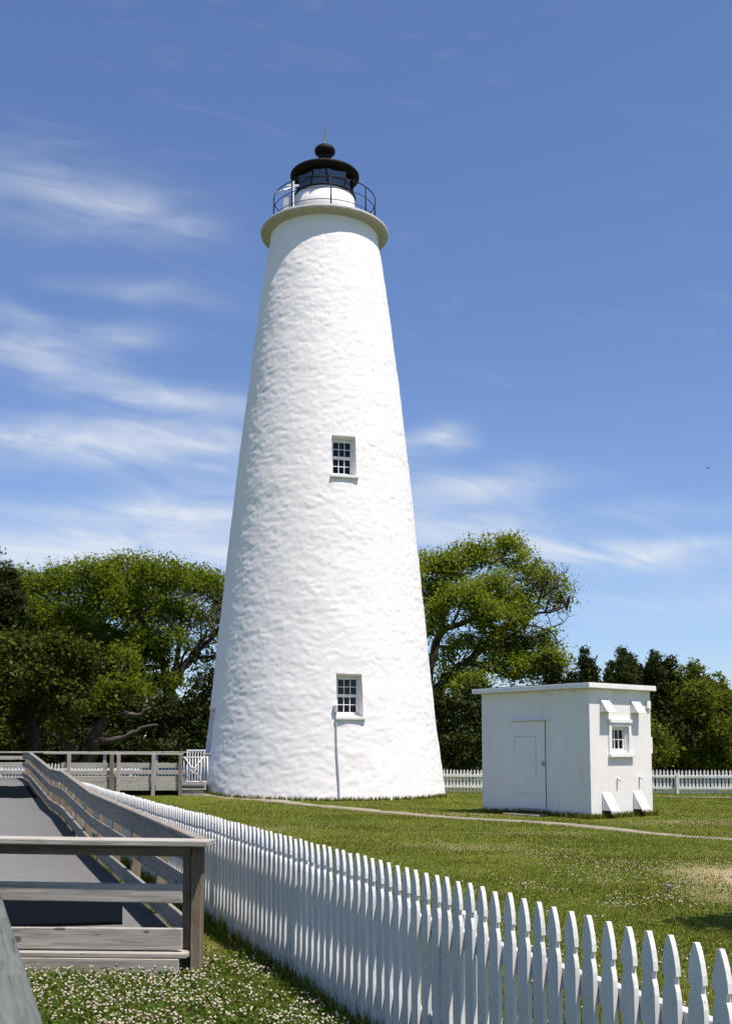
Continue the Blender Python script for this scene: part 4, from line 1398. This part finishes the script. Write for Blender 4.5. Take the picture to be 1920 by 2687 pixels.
def cedar(name, label, x, y, h, w, seed, mat=CEDARLEAF, group='cedars along the treeline', base=.2, spiky=1.0, lead=4):
    """ragged cedar: several leaders, each with ascending sprays, broad irregular skirt and pointed tips"""
    rg = np.random.default_rng(seed)
    root = thing(name, label, 'tree', (x, y, 0), group)
    m = MB()
    cen = []
    sprays = []
    stems = [(x, y, h * .9, w * 1.05, 1.0)]
    for k in range(lead):
        a = rg.random() * 2 * math.pi
        stems.append((x + math.cos(a) * w * rg.uniform(.35, .75), y + math.sin(a) * w * .5, h * rg.uniform(.68, .92), w * rg.uniform(.5, .8), .6))
    # thin ragged spires standing out of the mass
    sp = [(x, y, h)] + [(q[0] + rg.normal(0, .15), q[1], min(h * .95, q[2] + rg.uniform(.3, .8))) for q in stems[1:]]
    for (qx, qy, qh) in sp:
        lx = rg.normal(0, .12)
        for i in range(30):
            t = rg.random()
            z = qh - 1.5 * t
            rad = .08 + .5 * t * rg.uniform(.3, 1.1)
            a = rg.random() * 2 * math.pi
            cen.append(np.array([qx + lx * (1 - t) + rad * math.cos(a), qy + rad * math.sin(a), z + rad * .35]))
        m.tube([(qx, qy, qh - 1.8), (qx + lx * .6, qy, qh - .6), (qx + lx, qy, qh + .02)], [.04, .025, .006], 5)
    for (sx, sy, hh, ww, q) in stems:
        m.tube([(x, y, -.1), ((x + sx) / 2, (y + sy) / 2, hh * .35), (sx, sy, hh * .97)], [w * .09 * q, w * .06 * q, .012], 6)
        n = int(70 * hh * ww / 2.2)
        ph = rg.random(9) * 6.28
        for i in range(n):
            t = rg.random() ** 1.15
            z = base + t * (hh - base)
            a = rg.random() * 2 * math.pi
            lobe = 1 + .28 * math.sin(3 * a + ph[0] + t * 7) + .22 * math.sin(5 * a + ph[1] - t * 13)
            rad = ww * ((1 - t) ** 1.0) * rg.uniform(.4, 1.0) * lobe + .05 + .1 * (1 - t)
            tip = np.array([sx + rad * math.cos(a), sy + rad * math.sin(a), z + rad * .3 * spiky])
            st = np.array([sx, sy, z - rad * .2])
            if i % 5 == 0:
                m.tube([tuple(st), tuple((st + tip) / 2 + np.array([0, 0, -.05])), tuple(tip)], [.03, .02, .008], 4)
            cen += [tip, st * .35 + tip * .65 + rg.normal(0, .07, 3)]
    # ragged sprays breaking the outline of the upper half
    for k in range(46):
        sx, sy, hh, ww, q = stems[int(rg.integers(0, len(stems)))]
        t = rg.uniform(.35, 1.0)
        a = rg.random() * 2 * math.pi
        rad = ww * (1 - t) * 1.05 + .05
        p0 = np.array([sx + rad * math.cos(a), sy + rad * math.sin(a), base + t * (hh - base)])
        d = np.array([math.cos(a) * .6, math.sin(a) * .6, rg.uniform(.5, 1.6)])
        d /= np.linalg.norm(d)
        L = rg.uniform(.2, .6)
        m.tube([tuple(p0 - d * .2), tuple(p0 + d * L)], [.015, .004], 4)
        for u in (0, .35, .65, .95):
            sprays.append(p0 + d * L * u)
    m.build('trunk', BARK, root, recalc=False)
    sv, sf = leaf_cloud(np.array(sprays), 12, .045, .1, rg, aspect=.4, up=.1)
    v, f = leaf_cloud(np.array(cen), 30, .1, .13, rg, aspect=.4, up=.1)
    obj('crown', mesh_np('crown', np.concatenate([v, sv]), np.concatenate([f, sf + len(v)])), mat, root)
    return root


cedar('cedar_tree', 'dark cedar tip poking up at the left edge of the picture', -15.7, 45.8, 10.2, 2.0, 21)
cedar('cedar_tree', 'rounded dark cedar just above the shed roof, left of the others', 9.45, 47, 5.85, 1.9, 22)
cedar('cedar_tree', 'pointed cedar whose top rises highest above the middle of the shed roof', 10.85, 46, 5.7, 2.1, 23, spiky=1.8)
cedar('cedar_tree', 'thin-topped cedar above the right end of the shed roof', 12.2, 47, 5.75, 1.9, 24, spiky=2.0)
cedar('cedar_tree', 'lower dark cedar filling the gap behind two taller ones over the shed', 11.6, 48.5, 5.1, 2.3, 25)
cedar('cedar_tree', 'green upright cedar to the right of the shed', 13.7, 46.5, 5.2, 1.7, 26, SHRUBLEAF)
cedar('cedar_tree', 'cedar behind the bushes near the right edge', 16.0, 50, 4.9, 2.8, 27, SHRUBLEAF)
cedar('cedar_tree', 'small dark cedar between the shed roof and the green upright cedar', 13.3, 49.5, 4.75, 2.0, 28)


def shrub(label, cl, mat, seed, group='shrubs along the far fence', dens=17, per=46, size=.13):
    x = sum(c[0] for c in cl) / len(cl)
    y = sum(c[1] for c in cl) / len(cl)
    rg = np.random.default_rng(seed)
    limbs = [[(x, y, 0, .12), (x + rg.normal(0, .2), y, max(c[2] for c in cl) * .6, .05)], [(x + .2, y, 0, .1), (x + .7, y, max(c[2] for c in cl) * .5, .04)]]
    return tree('shrub', label, 'shrub', (x, y, 0), limbs, cl, mat, dens, per, .18, size, seed, group, 3, .6, .5, .03)


shrub('tall green bushes to the right of the shed behind the far fence', RSC, SHRUBLEAF, 31)
shrub('low bright bush at the right corner of the shed above the picket tops', [(10.6, 41.6, 1.3, .8, .6, .6, 1), (11.2, 42.2, 1.9, .6, .6, .6, .8), (10.2, 42.5, 2.2, .8, .7, .8, .9)], SHRUBLEAF, 32)
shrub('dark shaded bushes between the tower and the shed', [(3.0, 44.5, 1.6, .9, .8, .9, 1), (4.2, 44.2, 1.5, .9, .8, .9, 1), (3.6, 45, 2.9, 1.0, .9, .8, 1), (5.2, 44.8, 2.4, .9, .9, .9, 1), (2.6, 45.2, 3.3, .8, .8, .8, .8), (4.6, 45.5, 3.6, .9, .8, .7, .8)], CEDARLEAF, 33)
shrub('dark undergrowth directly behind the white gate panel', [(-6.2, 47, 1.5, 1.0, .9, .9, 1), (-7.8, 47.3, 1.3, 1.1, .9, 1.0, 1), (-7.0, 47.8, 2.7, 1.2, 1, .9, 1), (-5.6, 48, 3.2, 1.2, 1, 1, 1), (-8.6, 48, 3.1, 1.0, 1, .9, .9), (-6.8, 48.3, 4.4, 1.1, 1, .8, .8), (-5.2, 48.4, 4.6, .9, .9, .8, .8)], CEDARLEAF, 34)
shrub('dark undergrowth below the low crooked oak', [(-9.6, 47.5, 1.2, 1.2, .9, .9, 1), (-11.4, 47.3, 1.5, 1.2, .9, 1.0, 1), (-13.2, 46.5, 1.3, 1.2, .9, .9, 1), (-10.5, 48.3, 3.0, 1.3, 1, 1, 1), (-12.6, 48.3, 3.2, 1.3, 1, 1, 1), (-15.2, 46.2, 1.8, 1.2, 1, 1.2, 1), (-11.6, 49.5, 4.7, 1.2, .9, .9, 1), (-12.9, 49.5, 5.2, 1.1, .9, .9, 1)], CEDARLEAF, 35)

# oak just outside the frame on the right; its shade reaches the lawn
tree('live_oak_tree', 'oak outside the right edge whose shade falls on the lawn', 'tree', (5.6, 4.6, 0),
     [[(5.6, 4.6, -.1, .22), (5.5, 4.8, 2.4, .18), (5.3, 6.5, 3.9, .1), (5.3, 8.4, 4.5, .05)], [(5.5, 4.8, 2.4, .15), (5.2, 4.4, 5.2, .06)]],
     [(5.35, 8.5, 4.6, 1.15, .8, .6, 1.6), (6.2, 7.4, 4.9, 1.1, 1.1, .8, 1.3), (5.3, 4.4, 5.4, 1.3, 1.3, .9, 1)], OAKLEAF, 16, 40, .16, .11, 8, None, 6)

# distant wood closing the view behind everything
rg = np.random.default_rng(90)
cl = []
for x in np.arange(-46, 48, 1.7):
    for (yy, zt) in ((61, 1.6), (62, 3.4)):
        cl.append((x + rg.normal(0, .5), yy + rg.normal(0, 1), zt + rg.normal(0, .3), 1.6, 1.2, 1.3, 1))
v, f = leaf_cloud(clump_points(cl, 7, rg), 26, .32, .28, rg)
o = obj('distant_wood', mesh_np('distant_wood', v, f), CEDARLEAF)
o['kind'] = 'stuff'
o['label'] = 'dark distant wood closing the view behind the trees'
o['category'] = 'wood'


# ------------------------------------------------------------------ grass
def blocked(x, y):
    """places where no grass grows"""
    b = (x - TX) ** 2 + (y - TY) ** 2 < 4.03 ** 2
    # shed
    dx, dy = x - SH_O.x, y - SH_O.y
    c, s = math.cos(R(39)), math.sin(R(39))
    u, w = dx * c + dy * s, -dx * s + dy * c
    b |= (u > -.02) & (u < LU + .02) & (w > -.02) & (w < LV + .02)
    # ramp and boardwalk
    b |= (y > 7.72) & (x < -1.13 - .355 * (y - 7.71) - .05) & (y < 37)
    b |= (y <= 7.72) & (x < nxl(y) - .3)
    # footpath
    P = np.array([(p[0], p[1]) for p in seg])
    for k in range(0, 92, 7):
        a, e = P[k], P[min(k + 7, len(P) - 1)]
        d = e - a
        t = np.clip(((x - a[0]) * d[0] + (y - a[1]) * d[1]) / (d @ d + 1e-9), 0, 1)
        b |= ((x - a[0] - d[0] * t) ** 2 + (y - a[1] - d[1] * t) ** 2) < .2 ** 2
    return b


def blades(n, ylo, yhi, hgt, wid, rg, sel=None):
    y = ylo * (yhi / ylo) ** rg.random(n)
    x = (rg.random(n) * 2 - 1) * (.36 * y + .5)
    ok = ~blocked(x, y)
    if sel is not None:
        ok &= sel(x, y)
    dry = ((x - 4.5) / .95) ** 2 + ((y - 13.3) / 1.9) ** 2 + vnoise(x * 2 + 9, y * 2 + 9, x * 0, 6)
    ok &= rg.random(len(x)) < np.clip(dry * .8, .12, 1)
    x, y = x[ok], y[ok]
    n = len(x)
    pat = vnoise(x * 1.4 + 40, y * 1.4 + 40, x * 0, 5) + .5
    h = hgt * rg.uniform(.5, 1.3, n) * (.55 + .9 * pat)
    w = wid(y) * rg.uniform(.7, 1.4, n)
    a = rg.random(n) * 2 * math.pi
    lean = rg.uniform(.2, .9, n) * h
    la = rg.random(n) * 2 * math.pi
    z = gh(x, y)
    b0 = np.stack([x - np.cos(a) * w / 2, y - np.sin(a) * w / 2, z - .004], 1)
    b1 = np.stack([x + np.cos(a) * w / 2, y + np.sin(a) * w / 2, z - .004], 1)
    tp = np.stack([x + np.cos(la) * lean, y + np.sin(la) * lean, z + h], 1)
    v = np.stack([b0, b1, tp], 1).reshape(-1, 3)
    return v, np.arange(len(v)).reshape(-1, 3)


rg = np.random.default_rng(77)
v1, f1 = blades(520000, 3.0, 43.0, .021, lambda y: .0045 + .0008 * y, rg)
near_left = lambda x, y: (x < fx(y) - .0) & (y < 8.2)
v2, f2 = blades(60000, 4.0, 8.2, .055, lambda y: .008 + 0 * y, rg, near_left)
o = obj('grass', mesh_np('grass', np.concatenate([v1, v2]), np.concatenate([f1, f2 + len(v1)])), GRASS)
o['kind'] = 'stuff'
o['label'] = 'short green lawn grass round the fence and shed'
o['category'] = 'grass'

# taller tufts against walls, posts and fence feet
px, py = [], []
for k in range(900):
    a = rg.uniform(-1.2, 1.35)
    r = 4.06 + abs(rg.normal(0, .05))
    px.append(TX + r * math.sin(a)); py.append(TY - r * math.cos(a))
for k in range(900):
    t = rg.uniform(-.1, LU + .1) if k % 2 else rg.uniform(-.1, LV)
    e = -abs(rg.normal(0, .04)) - .02
    q = SM @ (Vector((t, e, 0)) if k % 2 else Vector((e, t, 0)))
    px.append(q.x); py.append(q.y)
for k in range(3500):
    y = rg.uniform(3, 22)
    px.append(fx(y) + rg.normal(0, .07)); py.append(y)
px, py = np.array(px), np.array(py)
px, py = np.repeat(px, 3) + rg.normal(0, .015, len(px) * 3), np.repeat(py, 3) + rg.normal(0, .015, len(py) * 3)
n = len(px)
h = rg.uniform(.04, .16, n)
w = .006 + .0008 * py
a = rg.random(n) * 2 * math.pi
z = gh(px, py)
v = np.stack([np.stack([px - np.cos(a) * w / 2, py - np.sin(a) * w / 2, z], 1), np.stack([px + np.cos(a) * w / 2, py + np.sin(a) * w / 2, z], 1),
              np.stack([px + rg.normal(0, .03, n), py + rg.normal(0, .03, n), z + h], 1)], 1).reshape(-1, 3)
o = obj('edge_grass', mesh_np('edge_grass', v, np.arange(len(v)).reshape(-1, 3)), GRASS)
o['kind'] = 'stuff'
o['label'] = 'taller grass tufts along wall and fence feet'
o['category'] = 'grass'


# clover: leaves and flower heads
def scatter(n, sel, ylo, yhi, rg):
    y = ylo * (yhi / ylo) ** rg.random(n)
    x = (rg.random(n) * 2 - 1) * (.36 * y + .4)
    ok = ~blocked(x, y) & sel(x, y)
    return x[ok], y[ok]


ico = bmesh.new()
bmesh.ops.create_icosphere(ico, subdivisions=1, radius=1)
iv = np.array([v.co[:] for v in ico.verts])
ifc = np.array([[v.index for v in f.verts] for f in ico.faces])
ico.free()


def patchy(x, y, thr, sc=1.1, seed=8):
    return vnoise(x * sc + 30, y * sc + 30, x * 0, seed) + .5 * vnoise(x * sc * 2.7 + 10, y * sc * 2.7, x * 0, seed + 1) > thr


sets = [scatter(24000, lambda x, y: (x < fx(y) - .16) & patchy(x, y, -.12, 1.6), 4.2, 8.0, rg),
        scatter(9000, lambda x, y: (x > fx(y) + .1) & (((x - 2.9) / 1.5) ** 2 + ((y - 13.2) / 3.2) ** 2 < 1.0) & patchy(x, y, -.05), 8, 18, rg),
        scatter(14000, lambda x, y: (x > fx(y) + .1) & patchy(x, y, .16), 3.5, 20, rg),
        scatter(2600, lambda x, y: (x > fx(y) + .1) & (x > 1.0) & (y < 8.5), 3.5, 8.5, rg)]
fxs = np.concatenate([s[0] for s in sets])
fys = np.concatenate([s[1] for s in sets])
keepn = rg.random(len(fxs)) < np.concatenate([np.full(len(sets[0][0]), .62), np.full(len(sets[1][0]), .9), np.full(len(sets[2][0]), .5), np.full(len(sets[3][0]), .6)])
fxs, fys = fxs[keepn], fys[keepn]
n = len(fxs)
rad = rg.uniform(.0055, .0105, n)
zc = gh(fxs, fys) + rg.uniform(.03, .085, n)
v = (iv[None] * rad[:, None, None] * (1 + .25 * rg.normal(0, 1, (n, len(iv), 1)))) * np.array([1, 1, .85]) + np.stack([fxs, fys, zc], 1)[:, None, :]
f = (ifc[None] + (np.arange(n) * len(iv))[:, None, None]).reshape(-1, 3)
o = obj('clover_flowers', mesh_np('clover_flowers', v.reshape(-1, 3), f, True), FLOWER)
o['kind'] = 'stuff'
o['label'] = 'white clover flower heads scattered through the lawn'
o['category'] = 'clover'
print('flowers', n)
cx_, cy_ = scatter(60000, lambda x, y: (x < fx(y) - .02), 4.2, 8.3, rg)
cen = np.stack([cx_, cy_, gh(cx_, cy_) + rg.uniform(.01, .06, len(cx_))], 1)
v, f = leaf_cloud(cen, 1, .005, .022, rg, aspect=.9, up=1.2)
o = obj('clover_leaves', mesh_np('clover_leaves', v, f), CLOVER)
o['kind'] = 'stuff'
o['label'] = 'green clover leaves covering the near left lawn'
o['category'] = 'clover'

# ------------------------------------------------------------------ bird
BM = Matrix.Translation((84.0, 266.0, 70.6)) @ Matrix.Rotation(R(15), 4, 'Z')
bd = thing('bird', 'tiny dark bird flying in the sky at the right', 'bird', (84.0, 266.0, 70.6))
MB().lathe([(0.0, -.36), (.06, -.3), (.11, -.1), (.12, .08), (.08, .24), (.055, .3), (.06, .36), (.03, .43), (0, .46)], 10).build('body', m_simple('bird_dark', (0.05, 0.05, 0.055), .8), bd, BM @ Matrix.Rotation(R(80), 4, 'Y'))
for s in (-1, 1):
    m = MB()
    m.poly([(-.12, 0, .02), (.14, 0, .02), (.2, s * .4, .2), (-.02, s * .42, .2), (.02, s * .8, .12), (-.12, s * .82, .11)] + [(-.12, 0, .0), (.14, 0, .0), (.2, s * .4, .18), (-.02, s * .42, .18), (.02, s * .8, .11), (-.12, s * .82, .1)],
           [[0, 1, 2, 3], [3, 2, 4, 5], [6, 9, 8, 7], [9, 11, 10, 8], [1, 7, 8, 2], [2, 8, 10, 4], [0, 3, 9, 6], [3, 5, 11, 9], [5, 4, 10, 11]])
    m.build('wing', MATS['bird_dark'] if s < 0 else m_simple('bird_pale', (0.6, 0.6, 0.6), .8), bd, BM)
